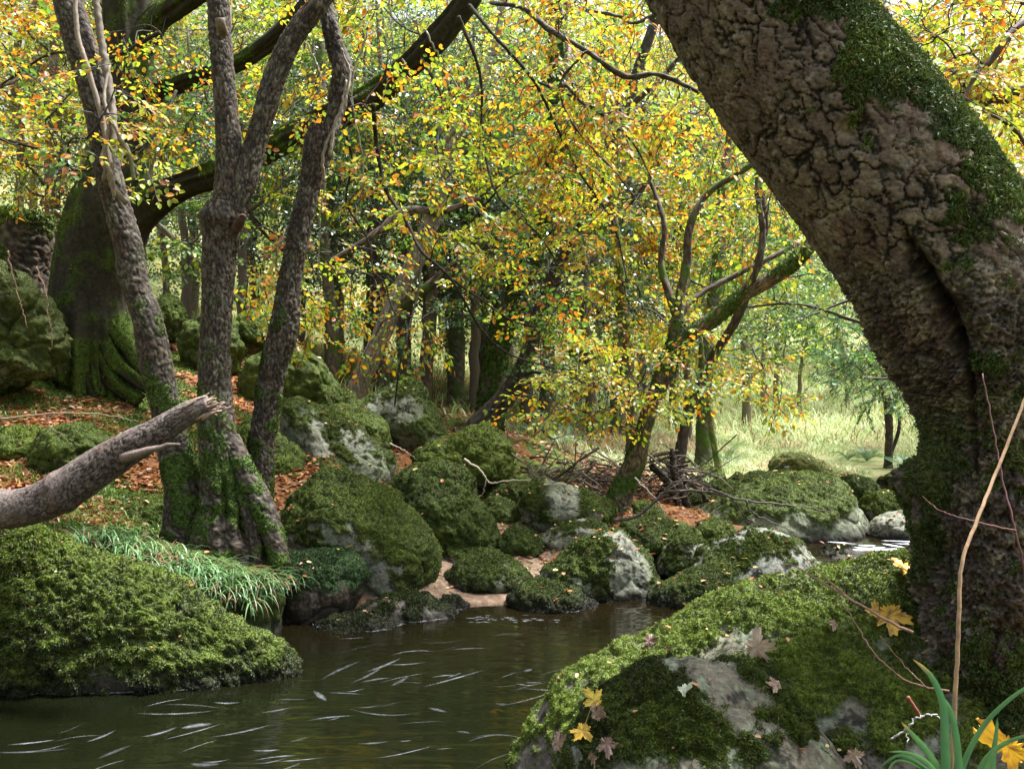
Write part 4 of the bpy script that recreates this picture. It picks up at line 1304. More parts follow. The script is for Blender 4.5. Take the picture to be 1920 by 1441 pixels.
# ------------------------------------------------------------------ branch growth
def grow(nodes, targets, seed=0, rise=0.12, wob=0.10, rscale=0.0026, side=None):
    """joins every target to the nearest wood already there; returns curves and the direction in which each arrives"""
    r = np.random.default_rng(seed)
    nodes = np.asarray(nodes, float)
    d0 = np.array([np.min(np.linalg.norm(nodes - t, axis=1)) for t in targets])
    order = np.argsort(d0)
    NP = list(nodes)
    own = [-1] * len(nodes)
    arr = np.zeros((len(nodes) + len(targets) * 5, 3))
    arr[:len(nodes)] = nodes
    k = len(nodes)
    owner = np.full(len(arr), -1)
    curves, parent = [], []
    fw = np.zeros_like(targets)
    for c, ti in enumerate(order):
        t = targets[ti]
        dv = arr[:k] - t
        dist = np.sqrt((dv ** 2).sum(1)) + np.clip(-dv[:, 2], 0, None) * -0.15
        j = int(np.argmin(dist))
        p0 = arr[j]
        L = np.linalg.norm(t - p0)
        mid = (p0 + t) / 2 + np.array([0, 0, rise * L]) + r.normal(size=3) * wob * L
        q1 = p0 * .55 + mid * .45 + r.normal(size=3) * wob * .4 * L
        q2 = t * .5 + mid * .5 + r.normal(size=3) * wob * .4 * L
        pts = np.array([p0, q1, mid, q2, t])
        curves.append(pts)
        parent.append(owner[j])
        n_new = pts[1:]
        arr[k:k + 4] = n_new
        owner[k:k + 4] = c
        k += 4
        fw[ti] = t - q2
    cnt = np.ones(len(curves))
    for c in range(len(curves) - 1, -1, -1):
        if parent[c] >= 0:
            cnt[parent[c]] += cnt[c]
    rads = rscale * cnt ** 0.45
    return curves, rads, unit(fw)


def add_branches(bag, curves, rads, col=(0.055, 0.045, 0.035), tip=0.0018, seg=5, n=8, wob=0.0):
    for c, rd in zip(curves, rads):
        simple_tube(bag, c, max(rd, tip), max(rd * .55, tip), seg if rd > .006 else 4, n, col, wob)


def in_region(poly, Y0, Y1, n, seed, power=1.0):
    """n points whose place in the wood covers an area of the photo, at depths Y0..Y1"""
    r = np.random.default_rng(seed)
    poly = np.array(poly, float)
    out_ = []
    lo, hi = poly.min(0), poly.max(0)
    x1, y1 = poly[:, 0], poly[:, 1]
    x2, y2 = np.roll(x1, -1), np.roll(y1, -1)
    tries = 0
    while len(out_) < n:
        tries += 1
        p = lo + r.random(2) * (hi - lo)
        c = ((y1 > p[1]) != (y2 > p[1])) & (p[0] < (x2 - x1) * (p[1] - y1) / (y2 - y1 + 1e-9) + x1)
        if c.sum() % 2:
            q = P(p[0], p[1], Y0 + (Y1 - Y0) * r.random() ** power)
            if tries > 40 * n or noise(q[None] * np.array([1.1, .8, 1.7]) + 3)[0] > -.06:
                out_.append(q)
    return np.array(out_)


def crown(e, nodes, targets, pal, seed, size=.42, leaf=.062, tw_col=(0.028, 0.024, 0.02), simple=False, droop=.25, keep=1.0, mat=None, jitter=.5, rscale=.0026, rise=.12, pscale=1.3, side=0, w=.62):
    curves, rads, fw = grow(nodes, targets, seed, rise=rise, rscale=rscale)
    br = Bag()
    add_branches(br, curves, rads, tw_col)
    fo_ = Bag()
    fw = unit(fw * np.array([1, .7, .5]) + np.array([0, 0, -droop]) + np.random.default_rng(seed).normal(size=fw.shape) * .25)
    sprays(fo_, br, targets, fw, size, leaf, lambda b_: palette(b_, pal, seed, pscale), seed, simple, jitter, tw_col, keep, w)
    br.out('crown_branches', M_TWIG, e)
    fo_.out('foliage', mat or M_LEAF, e, smooth=False)


bough_nodes = []
for k, (cc, w_, yy) in enumerate([
    ([(700, 195), (705, 260), (722, 350), (765, 420), (790, 470), (845, 522), (905, 620), (960, 665), (1040, 690)], 9, 7.2),
    ([(845, 522), (900, 560), (960, 600), (1020, 615)], 5, 7.2), ([(790, 470), (785, 540), (765, 620), (750, 680), (740, 760)], 5, 7.2),
    ([(880, 10), (930, 70), (1000, 150), (1045, 240), (1085, 320), (1150, 420), (1175, 520)], 8, 7.0), ([(1000, 150), (1090, 190), (1180, 260), (1220, 330)], 5, 7.0),
    ([(640, 225), (660, 300), (650, 380), (690, 450), (700, 520)], 6, 7.6), ([(860, 30), (900, 140), (905, 250), (930, 360), (1010, 440), (1060, 520)], 7, 7.4),
    ([(930, 360), (880, 420), (850, 470)], 4, 7.4), ([(790, 110), (830, 190), (820, 280), (860, 350)], 6, 7.6), ([(330, 170), (300, 240), (240, 290), (150, 320), (60, 310)], 6, 7.8),
    ([(-40, 250), (40, 270), (100, 290), (150, 330)], 8, 7.8), ([(300, 60), (200, 110), (100, 100), (0, 160)], 8, 7.8), ([(420, 320), (470, 400), (520, 440), (620, 480)], 6, 8.2)]):
    n_c = len(cc)
    b_ = bark_tube('bough', e_beech, [(u, v, yy + .3 * sin(i + k), w_ * (1 - .75 * i / n_c)) for i, (u, v) in enumerate(cc)], seg=8, step=.03, bark='smooth', amp=.001, low=.2, base=(.03, .026, .021), dark=(.02, .018, .015), seed=200 + k, mat=M_BARKD)
    bough_nodes.append(b_['path'][2::3])

# beech foliage: orange sprays on the left, yellow and orange across the middle
tg = np.concatenate([
    in_region([(-120, -60), (420, -60), (420, 180), (330, 330), (120, 330), (-120, 360)], 6.7, 9.2, 74, 1),
    in_region([(190, 120), (290, 110), (300, 280), (200, 280)], 5.9, 6.1, 5, 2),
    in_region([(90, 160), (175, 200), (175, 330), (60, 300)], 5.9, 6.2, 5, 3),
    in_region([(200, 200), (560, 120), (560, 240), (260, 330)], 7.5, 8.6, 26, 4),
    in_region([(560, -80), (900, -80), (840, 120), (640, 240), (560, 200)], 7.0, 8.6, 34, 5),
    in_region([(620, 230), (760, 180), (1000, 120), (1150, 300), (1050, 640), (860, 480), (700, 400), (600, 400)], 6.6, 8.8, 88, 6),
    in_region([(480, 380), (620, 300), (760, 420), (700, 640), (560, 640), (460, 560)], 7.2, 9.4, 34, 7),
    in_region([(560, 520), (700, 560), (900, 600), (860, 700), (700, 650), (540, 580)], 7.4, 9.2, 18, 8)])
nodes = np.concatenate(bough_nodes + [limb_main['path'][8::5], limb_b['path'][6::5], limb_c['path'][5::5], tt[0]['path'][:0] if False else limb_main['path'][-1:]])
crown(e_beech, nodes, tg, [(LIM, .40), (YEL, .20), (ORA, .21), (GRN, .19)], 101, size=.42, leaf=.052, jitter=.42, rscale=.0034)

# ------------------------------------------------------------------ trees of the middle distance
MID = dict(bark='ridge', cell=.03, amp=.006, low=.06)


def limb(name, e, ctrl, seed, seg=28, step=.03, base=(.12, .095, .07), moss=0.0, **k):
    kw = dict(MID)
    kw.update(k)
    if name == 'trunk' and e.name.split('.')[0] != 'yellow_beech':
        u0, v0, Y0_, w0 = ctrl[0]
        vg = 720 + (CAM_H - gz((u0 - 960) / FPX * Y0_, Y0_) + .12) / Y0_ * FPX
        if vg > v0 + 6:
            ctrl = [(u0 + (u0 - ctrl[1][0]) * .3, vg, Y0_, w0 * 1.25)] + list(ctrl)
    mf = (lambda a, t, X, D, loc: sstep(.25, .6, fbm(loc * 4, 3) + moss * .6 + .25 * D[:, 2] * moss)) if moss > 0 else None
    return bark_tube(name, e, ctrl, seg=seg, step=step, base=base, mossfn=mf, seed=seed, **kw)


# curved mossy tree standing by the brushwood
e = empty('curved_tree', P(1165, 945, 8.6), 'curved tree rooted in brushwood, its mossy limb sweeping up right under golden leaves', 'tree')
a1 = limb('trunk', e, [(1150, 975, 8.6, 56), (1168, 915, 8.6, 46), (1190, 865, 8.55, 38), (1208, 800, 8.5, 29), (1228, 740, 8.5, 30), (1250, 690, 8.5, 38), (1264, 645, 8.5, 30), (1270, 600, 8.5, 30)], 70, 44, .02, moss=.9, base=(.17, .13, .08))
a2 = limb('limb', e, [(1255, 655, 8.5, 30), (1300, 622, 8.45, 30), (1345, 592, 8.4, 30), (1400, 548, 8.3, 29), (1450, 520, 8.2, 29), (1500, 480, 8.1, 28), (1545, 425, 8.0, 24), (1600, 340, 7.9, 20)], 71, 36, .02, moss=.9, base=(.2, .14, .08))
a3 = limb('limb', e, [(1268, 640, 8.5, 30), (1274, 560, 8.5, 20), (1288, 490, 8.5, 18), (1294, 420, 8.5, 16), (1330, 360, 8.5, 13), (1400, 315, 8.4, 11), (1440, 280, 8.3, 9)], 72, 18, .03, moss=.3)
a4 = limb('limb', e, [(1268, 590, 8.5, 18), (1240, 500, 8.6, 14), (1245, 420, 8.6, 11), (1220, 340, 8.7, 9)], 73, 14, .03, moss=.2)
a5 = limb('limb', e, [(1385, 560, 8.3, 14), (1420, 500, 8.2, 16), (1430, 430, 8.2, 13), (1420, 360, 8.2, 11), (1428, 280, 8.2, 8)], 74, 14, .03)
a6 = limb('limb', e, [(1268, 610, 8.5, 12), (1300, 560, 8.6, 12), (1370, 520, 8.7, 12), (1450, 480, 8.7, 11), (1500, 455, 8.7, 8)], 75, 12, .03)
treelet_moss(e, [a1, a2], 9000, 70, .014, .005)
tg = np.concatenate([
    in_region([(1230, 620), (1330, 590), (1440, 620), (1530, 760), (1490, 775), (1300, 740), (1190, 790), (1080, 790), (1040, 720), (1150, 620)], 7.3, 9.0, 62, 11),
    in_region([(1080, 380), (1300, 300), (1420, 260), (1480, 400), (1420, 520), (1250, 600), (1090, 560)], 8.7, 10, 46, 12),
    in_region([(1380, 270), (1450, 270), (1470, 420), (1400, 460)], 6.6, 7.4, 8, 13),
    in_region([(1000, 600), (1150, 540), (1230, 700), (1160, 800), (1040, 800), (985, 740)], 7.2, 8.8, 24, 14)])
crown(e, np.concatenate([a1['path'][18::4], a2['path'][4::4], a3['path'][3::3], a4['path'][3::3], a5['path'][3::3], a6['path'][3::3]]), tg, [(LIM, .40), (YEL, .26), (ORA, .14), (GRN, .20)], 102, size=.42, leaf=.047, droop=.1, jitter=.40, rscale=.0032)

# pale leaning tree
e = empty('pale_leaning_tree', P(655, 765, 11), 'pale grey trunk leaning up to the right behind the peaked boulder', 'tree')
a1 = limb('trunk', e, [(640, 800, 11, 46), (662, 745, 11, 38), (705, 650, 11, 36), (745, 560, 11, 36), (785, 475, 11, 34), (812, 400, 11, 30), (835, 330, 11, 26), (850, 270, 11, 24), (890, 190, 11, 18), (930, 80, 11, 15), (950, -40, 11, 12)], 80, 36, .03, base=(.30, .25, .21), dark=(.12, .1, .08), lich=.4)
a2 = limb('limb', e, [(800, 430, 11, 20), (830, 340, 10.9, 16), (820, 290, 10.8, 14), (870, 220, 10.7, 12), (900, 160, 10.6, 9)], 81, 14, .04, base=(.3, .26, .22), dark=(.15, .12, .1))
a3 = limb('limb', e, [(620, 490, 10.6, 10), (700, 440, 10.7, 14), (760, 395, 10.8, 16), (830, 395, 10.9, 14), (900, 370, 10.9, 10)], 82, 14, .04, base=(.2, .15, .11))
a4 = limb('limb', e, [(740, 580, 11, 22), (800, 540, 10.9, 20), (860, 490, 10.8, 17), (930, 440, 10.7, 14), (980, 400, 10.6, 10)], 83, 16, .04, base=(.16, .12, .08), moss=.3)
tg = in_region([(620, 60), (950, -60), (1080, 60), (1050, 420), (900, 560), (700, 480), (620, 300)], 9.6, 12.4, 90, 15)
crown(e, np.concatenate([a1['path'][40::6], a2['path'][3::3], a3['path'][3::3], a4['path'][3::3]]), tg, [(LIM, .32), (YEL, .12), (ORA, .08), (GRN, .48)], 103, size=.5, leaf=.052, rscale=.0034)

# dark leaning tree
e = empty('dark_leaning_tree', P(905, 795, 10.8), 'near-black trunk leaning right behind the bright green boulder', 'tree')
a1 = limb('trunk', e, [(885, 820, 10.8, 60), (915, 780, 10.8, 44), (955, 735, 10.8, 40), (985, 680, 10.8, 34), (1005, 610, 10.8, 32), (1030, 540, 10.8, 30), (1060, 470, 10.8, 26), (1100, 400, 10.8, 24), (1130, 340, 10.8, 20), (1160, 240, 10.8, 22), (1200, 120, 10.8, 20), (1240, 0, 10.8, 18), (1260, -80, 10.8, 16)], 90, 36, .03, base=(.055, .045, .038), dark=(.02, .016, .014))
a2 = limb('limb', e, [(950, 742, 10.8, 14), (990, 700, 10.6, 9), (1030, 700, 10.4, 6), (1060, 690, 10.3, 4)], 91, 10, .04, base=(.06, .05, .04))
a3 = limb('limb', e, [(1110, 395, 10.8, 12), (1170, 395, 10.6, 12), (1240, 300, 10.4, 10), (1300, 230, 10.2, 9)], 92, 12, .04, base=(.14, .1, .07))
a4 = limb('limb', e, [(1180, 200, 10.8, 14), (1235, 150, 10.6, 12), (1300, 80, 10.4, 9)], 93, 12, .04, base=(.1, .08, .06))
tg = np.concatenate([in_region([(960, -60), (1280, -60), (1330, 180), (1300, 420), (1160, 520), (1000, 440), (940, 200)], 8.4, 11.6, 110, 16), in_region([(900, 440), (1100, 400), (1150, 620), (980, 640), (860, 560)], 9.2, 11.0, 26, 17)])
crown(e, np.concatenate([a1['path'][36::6], a2['path'][3::3], a3['path'][3::3], a4['path'][3::3]]), tg, [(LIM, .42), (YEL, .20), (ORA, .10), (GRN, .28)], 104, size=.45, leaf=.050, rscale=.0034)

e = empty('mossy_tree', P(925, 770, 11.3), 'upright mossy trunk joined behind the dark leaning one', 'tree')
a1 = limb('trunk', e, [(915, 800, 11.3, 60), (922, 740, 11.3, 52), (932, 650, 11.3, 46), (960, 560, 11.3, 44), (1000, 480, 11.3, 38), (1030, 400, 11.3, 32), (1040, 280, 11.3, 30), (1043, 150, 11.3, 26), (1040, 0, 11.3, 24), (1040, -90, 11.3, 22)], 94, 36, .03, moss=1.0, base=(.07, .06, .04))
treelet_moss(e, [a1], 9000, 94, .03, .012, ((.02, .04, .01), (.07, .12, .02)))
tg = in_region([(880, 300), (1080, 260), (1120, 620), (1000, 720), (880, 600)], 10.6, 12, 60, 18)
crown(e, a1['path'][30::6], tg, [(GRN, .55), (DARK, .2), (LIM, .25)], 105, size=.5, leaf=.06)

# slim trees: base point, course, look
slim = [
    ('slim light brown trunk right of the dark leaning tree, hung with yellow leaves', [(1185, 800, 10, 26), (1178, 700, 10, 24), (1168, 600, 10, 24), (1160, 500, 10, 20), (1150, 400, 10, 16), (1140, 300, 10, 12), (1135, 200, 10, 8)], (.2, .15, .09), .4, [(1060, 250), (1260, 250), (1270, 600), (1070, 640)], 9.4, 11, 46, [(YEL, .4), (LIM, .4), (ORA, .2)]),
    ('dark crooked trunk crossing behind the curved tree', [(1270, 880, 9.8, 26), (1290, 780, 9.8, 20), (1330, 680, 9.8, 18), (1380, 600, 9.7, 18), (1410, 520, 9.6, 14), (1435, 430, 9.5, 12), (1425, 340, 9.5, 9)], (.09, .065, .055), 0, [(1290, 330), (1470, 300), (1480, 480), (1320, 520)], 9.2, 10.4, 22, [(GRN, .4), (LIM, .4), (ORA, .2)]),
    ('forked green-stained tree behind the golden canopy, near the great trunk', [(1320, 800, 13, 30), (1325, 650, 13, 28), (1345, 520, 13, 28), (1352, 400, 13, 22), (1362, 300, 13, 16), (1380, 180, 13, 12)], (.16, .17, .12), .6, [(1230, 60), (1480, 200), (1500, 480), (1260, 500)], 12, 14.5, 60, [(LIM, .4), (YEL, .4), (ORA, .2)]),
    ('brown trunk between the forked tree and the pale leaning one', [(620, 740, 12.5, 24), (625, 640, 12.5, 22), (612, 500, 12.5, 22), (600, 350, 12.5, 22), (602, 200, 12.5, 20), (600, 60, 12.5, 18), (600, -60, 12.5, 14)], (.2, .15, .1), .3, [(470, -40), (700, -40), (720, 400), (480, 400)], 11.5, 14, 60, [(LIM, .5), (GRN, .25), (YEL, .25)]),
    ('thin dark upright stem left of the pale leaning tree base', [(705, 700, 13, 12), (700, 560, 13, 11), (706, 420, 13, 10), (700, 300, 13, 8)], (.07, .06, .05), 0, [(620, 240), (800, 240), (800, 440), (620, 440)], 12.4, 13.6, 20, [(GRN, .6), (LIM, .4)]),
    ('stout brown trunk right of the pale leaning tree base', [(795, 720, 13, 30), (805, 620, 13, 26), (812, 520, 13, 24), (830, 400, 13, 20), (860, 300, 13, 15), (880, 180, 13, 11)], (.18, .13, .1), .2, [(740, 140), (980, 140), (980, 420), (760, 420)], 12, 14, 60, [(DARK, .5), (GRN, .4), (LIM, .1)]),
    ('pair of mossy upright stems right of the stout brown one', [(855, 720, 13.6, 34), (858, 600, 13.6, 26), (850, 480, 13.6, 20), (870, 360, 13.6, 15)], (.15, .14, .1), .6, [(780, 300), (960, 300), (960, 520), (780, 520)], 13, 14.6, 40, [(GRN, .5), (LIM, .5)]),
    ('thin leaning stem crossing behind the left slender trunks', [(480, 600, 12, 12), (400, 520, 11.8, 14), (330, 450, 11.6, 13), (270, 400, 11.4, 10), (220, 350, 11.2, 8)], (.2, .17, .13), .2, [(200, 260), (420, 300), (420, 480), (280, 500)], 11, 12.5, 30, [(GRN, .5), (LIM, .4), (YEL, .1)]),
    ('far pinkish trunk in the gap right of the left slender trunk', [(313, 600, 17, 14), (312, 540, 17, 13), (308, 480, 17, 12), (300, 380, 17, 10), (300, 250, 17, 8)], (.34, .24, .19), 0, [(240, 180), (380, 180), (380, 400), (240, 400)], 16, 18, 30, [(LIM, .5), (PALE, .5)]),
    ('pinkish trunk behind the stump at the far left', [(90, 470, 15, 20), (94, 400, 15, 18), (92, 320, 15, 18), (96, 200, 15, 15), (100, 60, 15, 12)], (.3, .22, .18), 0, [(-60, 0), (220, 0), (220, 330), (-60, 330)], 13.5, 16, 60, [(LIM, .4), (YEL, .3), (PALE, .3)]),
    ('short stubby green stem left of the meadow grass', [(1350, 885, 12.6, 18), (1342, 850, 12.6, 13), (1336, 815, 12.6, 13), (1330, 770, 12.6, 12), (1320, 700, 12.6, 10), (1310, 600, 12.6, 8)], (.22, .22, .10), .5, [(1200, 560), (1380, 560), (1380, 720), (1220, 720)], 12, 13.4, 26, [(YEL, .5), (LIM, .5)]),
]
for k, (lb, cc, bc, ms, reg, y0, y1, nn_, pal) in enumerate(slim):
    e = empty('slim_tree', P(*cc[0][:3]), lb, 'tree')
    a1 = limb('trunk', e, cc, 120 + k, 20, .04, base=bc, dark=tuple(np.array(bc) * .35), moss=ms)
    tg = in_region(reg, y0, y1, nn_, 40 + k)
    crown(e, a1['path'][len(a1['path']) // 3::5], tg, pal, 110 + k, size=.5, leaf=.066 + .003 * max(0, y0 - 10), simple=y0 > 11.5)

# small meadow tree at the right with blue-green leaves and the airy boughs above it
e = empty('meadow_tree', P(1665, 890, 14), 'small dark-stemmed tree standing alone on the meadow beyond the boulders', 'tree')
a1 = limb('trunk', e, [(1663, 905, 14, 26), (1665, 870, 14, 17), (1667, 820, 14, 15), (1666, 770, 14, 16), (1664, 745, 14, 14)], 140, 20, .03, base=(.09, .06, .045))
a2 = limb('limb', e, [(1664, 770, 14, 9), (1658, 745, 14, 8), (1645, 710, 14, 6), (1630, 680, 14, 4)], 141, 10, .04, base=(.08, .05, .04))
a3 = limb('limb', e, [(1668, 780, 14, 9), (1680, 745, 14, 8), (1685, 700, 14, 6), (1700, 660, 14, 4)], 142, 10, .04, base=(.1, .08, .06))
a4 = limb('limb', e, [(1670, 850, 14, 8), (1684, 810, 14, 8), (1688, 770, 14, 6)], 143, 10, .04, base=(.1, .08, .06))
tg = in_region([(1560, 640), (1640, 610), (1760, 620), (1770, 760), (1690, 740), (1600, 760)], 13, 15, 60, 61)
crown(e, np.concatenate([a2['path'][2::3], a3['path'][2::3], a4['path'][-2:]]), tg, [(TEAL, .8), (PALE, .2)], 141, size=.55, leaf=.06, simple=True, droop=-.1, rscale=.003)

e = empty('overhanging_tree', P(2050, 760, 10.5) * np.array([1, 1, 0]) + np.array([0, 0, gz(P(2050, 0, 10.5)[0], 10.5)]), 'tree behind the great trunk, thin dark boughs with small blue-green leaves reaching left', 'tree')
g0 = gz(P(2050, 0, 10.5)[0], 10.5)
vb = 720 + (CAM_H - g0) / 10.5 * FPX
a0 = limb('trunk', e, [(2050, vb + 20, 10.5, 70), (2045, 800, 10.5, 55), (2020, 600, 10.5, 46), (1990, 400, 10.5, 36), (1960, 150, 10.5, 26)], 150, 24, .04)
a1 = limb('limb', e, [(2030, 640, 10.5, 24), (1900, 650, 10.3, 18), (1760, 655, 10, 12), (1680, 625, 9.8, 10), (1600, 600, 9.6, 8), (1500, 570, 9.5, 6), (1400, 575, 9.4, 5)], 151, 10, .04, base=(.05, .045, .035), dark=(.02, .02, .015))
a2 = limb('limb', e, [(2040, 780, 10.5, 22), (1900, 760, 10.2, 17), (1760, 745, 9.9, 14), (1725, 728, 9.8, 10), (1690, 712, 9.7, 7), (1620, 708, 9.6, 4)], 152, 10, .04, base=(.06, .06, .04), moss=.3)
a3 = limb('limb', e, [(2010, 540, 10.5, 20), (1850, 540, 10.3, 14), (1700, 545, 10, 9), (1600, 560, 9.8, 7), (1500, 600, 9.6, 4)], 153, 10, .04, base=(.05, .045, .035), dark=(.02, .02, .015))
a4 = limb('limb', e, [(2000, 480, 10.5, 20), (1800, 470, 10.4, 14), (1650, 500, 10.1, 9), (1560, 505, 9.9, 6), (1480, 520, 9.8, 4)], 154, 10, .04, base=(.05, .045, .035), dark=(.02, .02, .015))
tg = np.concatenate([in_region([(1460, 470), (1580, 440), (1700, 560), (1760, 740), (1620, 730), (1540, 690), (1380, 610)], 9.2, 12, 130, 62), in_region([(1560, 660), (1760, 620), (1760, 740), (1640, 740)], 9.2, 11, 20, 63)])
crown(e, np.concatenate([a1['path'][10::3], a2['path'][10::3], a3['path'][10::3], a4['path'][10::3]]), tg, [(TEAL, .55), (LIM, .15), (GRN, .3)], 151, size=.45, leaf=.046, droop=-.1, jitter=.45)

# canopy of the tree whose boughs cross the top middle and top right (its stem stands right of the frame)
e = empty('yellow_beech', np.array([5.4, 6.6, gz(5.4, 6.6)]), 'beech beyond the great trunk, its thin boughs of yellow and orange leaves crossing the top', 'tree')
gq = gz(5.4, 6.6)


def at3(x, y, z, w_m):
    """world point and thickness as a control point for limb()"""
    return (960 + x / y * FPX, 720 + (CAM_H - z) / y * FPX, y, w_m / y * FPX)


a0 = limb('trunk', e, [at3(5.4, 6.6, gq - .2, .55), at3(5.3, 6.6, gq + 1.5, .42), at3(5.0, 6.7, gq + 3, .36), at3(4.6, 6.8, gq + 4.5, .3), at3(4.2, 6.8, gq + 6, .22)], 160, 30, .04, moss=.4)
a1 = limb('limb', e, [at3(4.95, 6.7, gq + 3.2, .16), at3(3.6, 6.6, 3.7, .12), at3(2.4, 6.5, 3.3, .07), (1330, 180, 6.3, 11), (1240, 140, 6.2, 12), (1170, 142, 6.2, 12), (1100, 95, 6.2, 12), (1030, 55, 6.3, 13), (980, 15, 6.4, 11), (920, 5, 6.6, 9)], 161, 12, .03, base=(.06, .05, .04), dark=(.025, .02, .016))
a2 = limb('limb', e, [at3(4.8, 6.7, gq + 3.8, .12), at3(3.9, 6.3, 4.2, .08), (1920, 40, 5.6, 16), (1860, 110, 5.5, 15), (1830, 140, 5.5, 12), (1800, 200, 5.4, 6)], 162, 12, .03, base=(.1, .06, .05))
a3 = limb('limb', e, [at3(4.6, 6.8, gq + 4.5, .12), at3(3.0, 6.8, 4.9, .09), (1500, -60, 6.6, 16), (1330, -20, 6.6, 12), (1200, 40, 6.6, 9), (1160, 30, 6.7, 7), (1060, 10, 6.8, 5)], 163, 12, .03, base=(.06, .05, .04))
a4 = limb('limb', e, [(1100, 95, 6.2, 7), (1050, 160, 6.3, 6), (1080, 240, 6.3, 5), (1160, 330, 6.3, 4), (1210, 400, 6.4, 3)], 164, 8, .03, base=(.05, .04, .03))
a5 = limb('limb', e, [at3(4.9, 6.7, gq + 3.3, .1), at3(4.3, 6.4, 3.9, .07), (1990, 330, 6, 14), (1900, 240, 6, 9), (1830, 200, 6, 6), (1720, 120, 6, 4)], 165, 8, .03, base=(.08, .05, .04))
tg = np.concatenate([
    in_region([(900, -80), (1340, -80), (1330, 220), (1200, 260), (1060, 200), (900, 120)], 5.9, 7.8, 60, 70),
    in_region([(1000, 180), (1330, 180), (1400, 290), (1260, 420), (1060, 330)], 6.2, 8, 44, 71),
    in_region([(1600, -80), (1980, -80), (1980, 420), (1900, 330), (1760, 180)], 5.2, 7.6, 92, 72),
    in_region([(1700, 60), (1850, 160), (1960, 300), (1960, 420), (1850, 260), (1720, 120)], 5.4, 7.0, 26, 73)])
crown(e, np.concatenate([a1['path'][60::6], a2['path'][30::4], a3['path'][60::5], a4['path'][3::3], a5['path'][25::4]]), tg, [(LIM, .38), (YEL, .30), (ORA, .22), (GRN, .10)], 161, size=.40, leaf=.046, jitter=.42, rscale=.003)

# thin bare hanging twigs and vines over the limb
e = empty('hanging_vine', P(735, 190, 8.0), 'thin pale bare vines looping down from the long mossy limb', 'vine')
bg_ = Bag()
for k, cc in enumerate([[(730, -20), (735, 60), (732, 130), (722, 170), (718, 188)], [(755, 110), (768, 140), (770, 175)], [(620, 260), (612, 310), (608, 350), (600, 420), (598, 520)], [(785, 165), (765, 190), (760, 215), (772, 250), (768, 330)], [(800, 60), (830, 120), (880, 200), (905, 290)], [(690, 60), (660, 160), (680, 300), (672, 420)], [(560, 60), (590, 110), (600, 160), (570, 210)]]):
    simple_tube(bg_, [P(u, v, 7.9) for u, v in cc], .009, .005, 5, 30, (.2, .18, .15), .006, k)
bg_.out('stem', M_TWIG, e)

# ------------------------------------------------------------------ woodland behind
def proto(name, seed, H, spread, pal, base, nspray, leaf, mat, low=.15, trunk_r=.11, e=None, lean=.6, simple=True, size=.75, keep=1.0, jitter=.55):
    r = np.random.default_rng(seed)
    e = e or empty(name, (0, 0, 0), '', '')
    lx, ly = r.normal() * lean, r.normal() * lean
    tr = np.array([[0, 0, -.4], [lx * .1, ly * .1, H * .2], [lx * .3 + r.normal() * .2, ly * .3, H * .45], [lx * .8, ly * .8 + r.normal() * .2, H * .7], [lx, ly, H * .93]])
    bg1 = Bag()
    c, rd = simple_tube(bg1, tr, trunk_r, .02, 9, 24, base, .015, seed)
    bg1.out('trunk', M_BARK, e)
    nodes = [c[7::2]]
    br = Bag()
    for k in range(9):
        i = r.integers(7, 20)
        a = r.random() * 2 * pi
        L = spread * r.uniform(.5, .95)
        q = [c[i], c[i] + np.array([cos(a), sin(a), .5]) * L * .4, c[i] + np.array([cos(a + .3), sin(a + .3), .75]) * L * .8]
        cc, _ = simple_tube(br, q, rd[i] * .55, .01, 6, 8, base, .03, k)
        nodes.append(cc[2:])
    t = r.normal(size=(nspray, 3))
    t = unit(t) * (r.random((nspray, 1)) ** .45)
    cl = noise(t * 2.2 + seed)
    t = t[cl > -.42]
    zc = H * (.5 + low * .0)
    t = t * np.array([spread, spread, H * .46]) + np.array([lx * .5, ly * .5, H * .56])
    curves, rads, fw = grow(np.concatenate(nodes), t, seed, rscale=.004, rise=.05, wob=.15)
    add_branches(br, curves, rads, base, .004, 4, 5)
    fo1 = Bag()
    fw = unit(fw * np.array([1, 1, .4]) + np.array([0, 0, -.15]))
    sprays(fo1, None, t, fw, size, leaf, lambda b_: palette(b_, pal, seed, .7), seed, simple, jitter, keep=keep)
    br.out('crown_branches', M_TWIG, e)
    fo1.out('foliage', mat, e, smooth=False)
    return e


def copy_tree(o):
    c = o.copy()
    COL.objects.link(c)
    for ch in [x for x in S.objects if x.parent == o]:
        d_ = ch.copy()
        COL.objects.link(d_)
        d_.parent = c
    return c


protos = [
    ('yellow', proto('woodland_tree', 301, 9.5, 2.9, [(YEL, .3), (LIM, .6), (ORA, .10)], (.13, .1, .075), 200, .085, M_LEAFFAR), (.6, .5)),
    ('lime green', proto('woodland_tree', 302, 10, 3.0, [(LIM, .6), (PALE, .3), (YEL, .1)], (.17, .14, .11), 210, .085, M_LEAFFAR), None),
    ('orange', proto('woodland_tree', 303, 9, 2.8, [(ORA, .4), (YEL, .45), (LIM, .15)], (.12, .09, .07), 180, .085, M_LEAFFAR), None),
    ('deep green', proto('woodland_tree', 304, 8.5, 2.6, [(DARK, .5), (GRN, .5)], (.1, .08, .06), 200, .08, M_LEAFFAR), None),
    ('pale green', proto('woodland_tree', 305, 11, 3.3, [(PALE, .7), (LIM, .3)], (.2, .17, .14), 220, .10, M_LEAFFAR), None),
    ('dark holly', proto('woodland_tree', 307, 6.5, 1.9, [(DARK, .7), (TEAL, .3)], (.1, .08, .06), 190, .055, M_HOLLY, size=.5), None),
    ('blue-green', proto('woodland_tree', 306, 10, 3.2, [(TEAL, .6), (PALE, .4)], (.14, .12, .1), 210, .09, M_LEAFFAR), None),
]
kinds = {k[0]: k[1] for k in protos}
first = set()
row = []
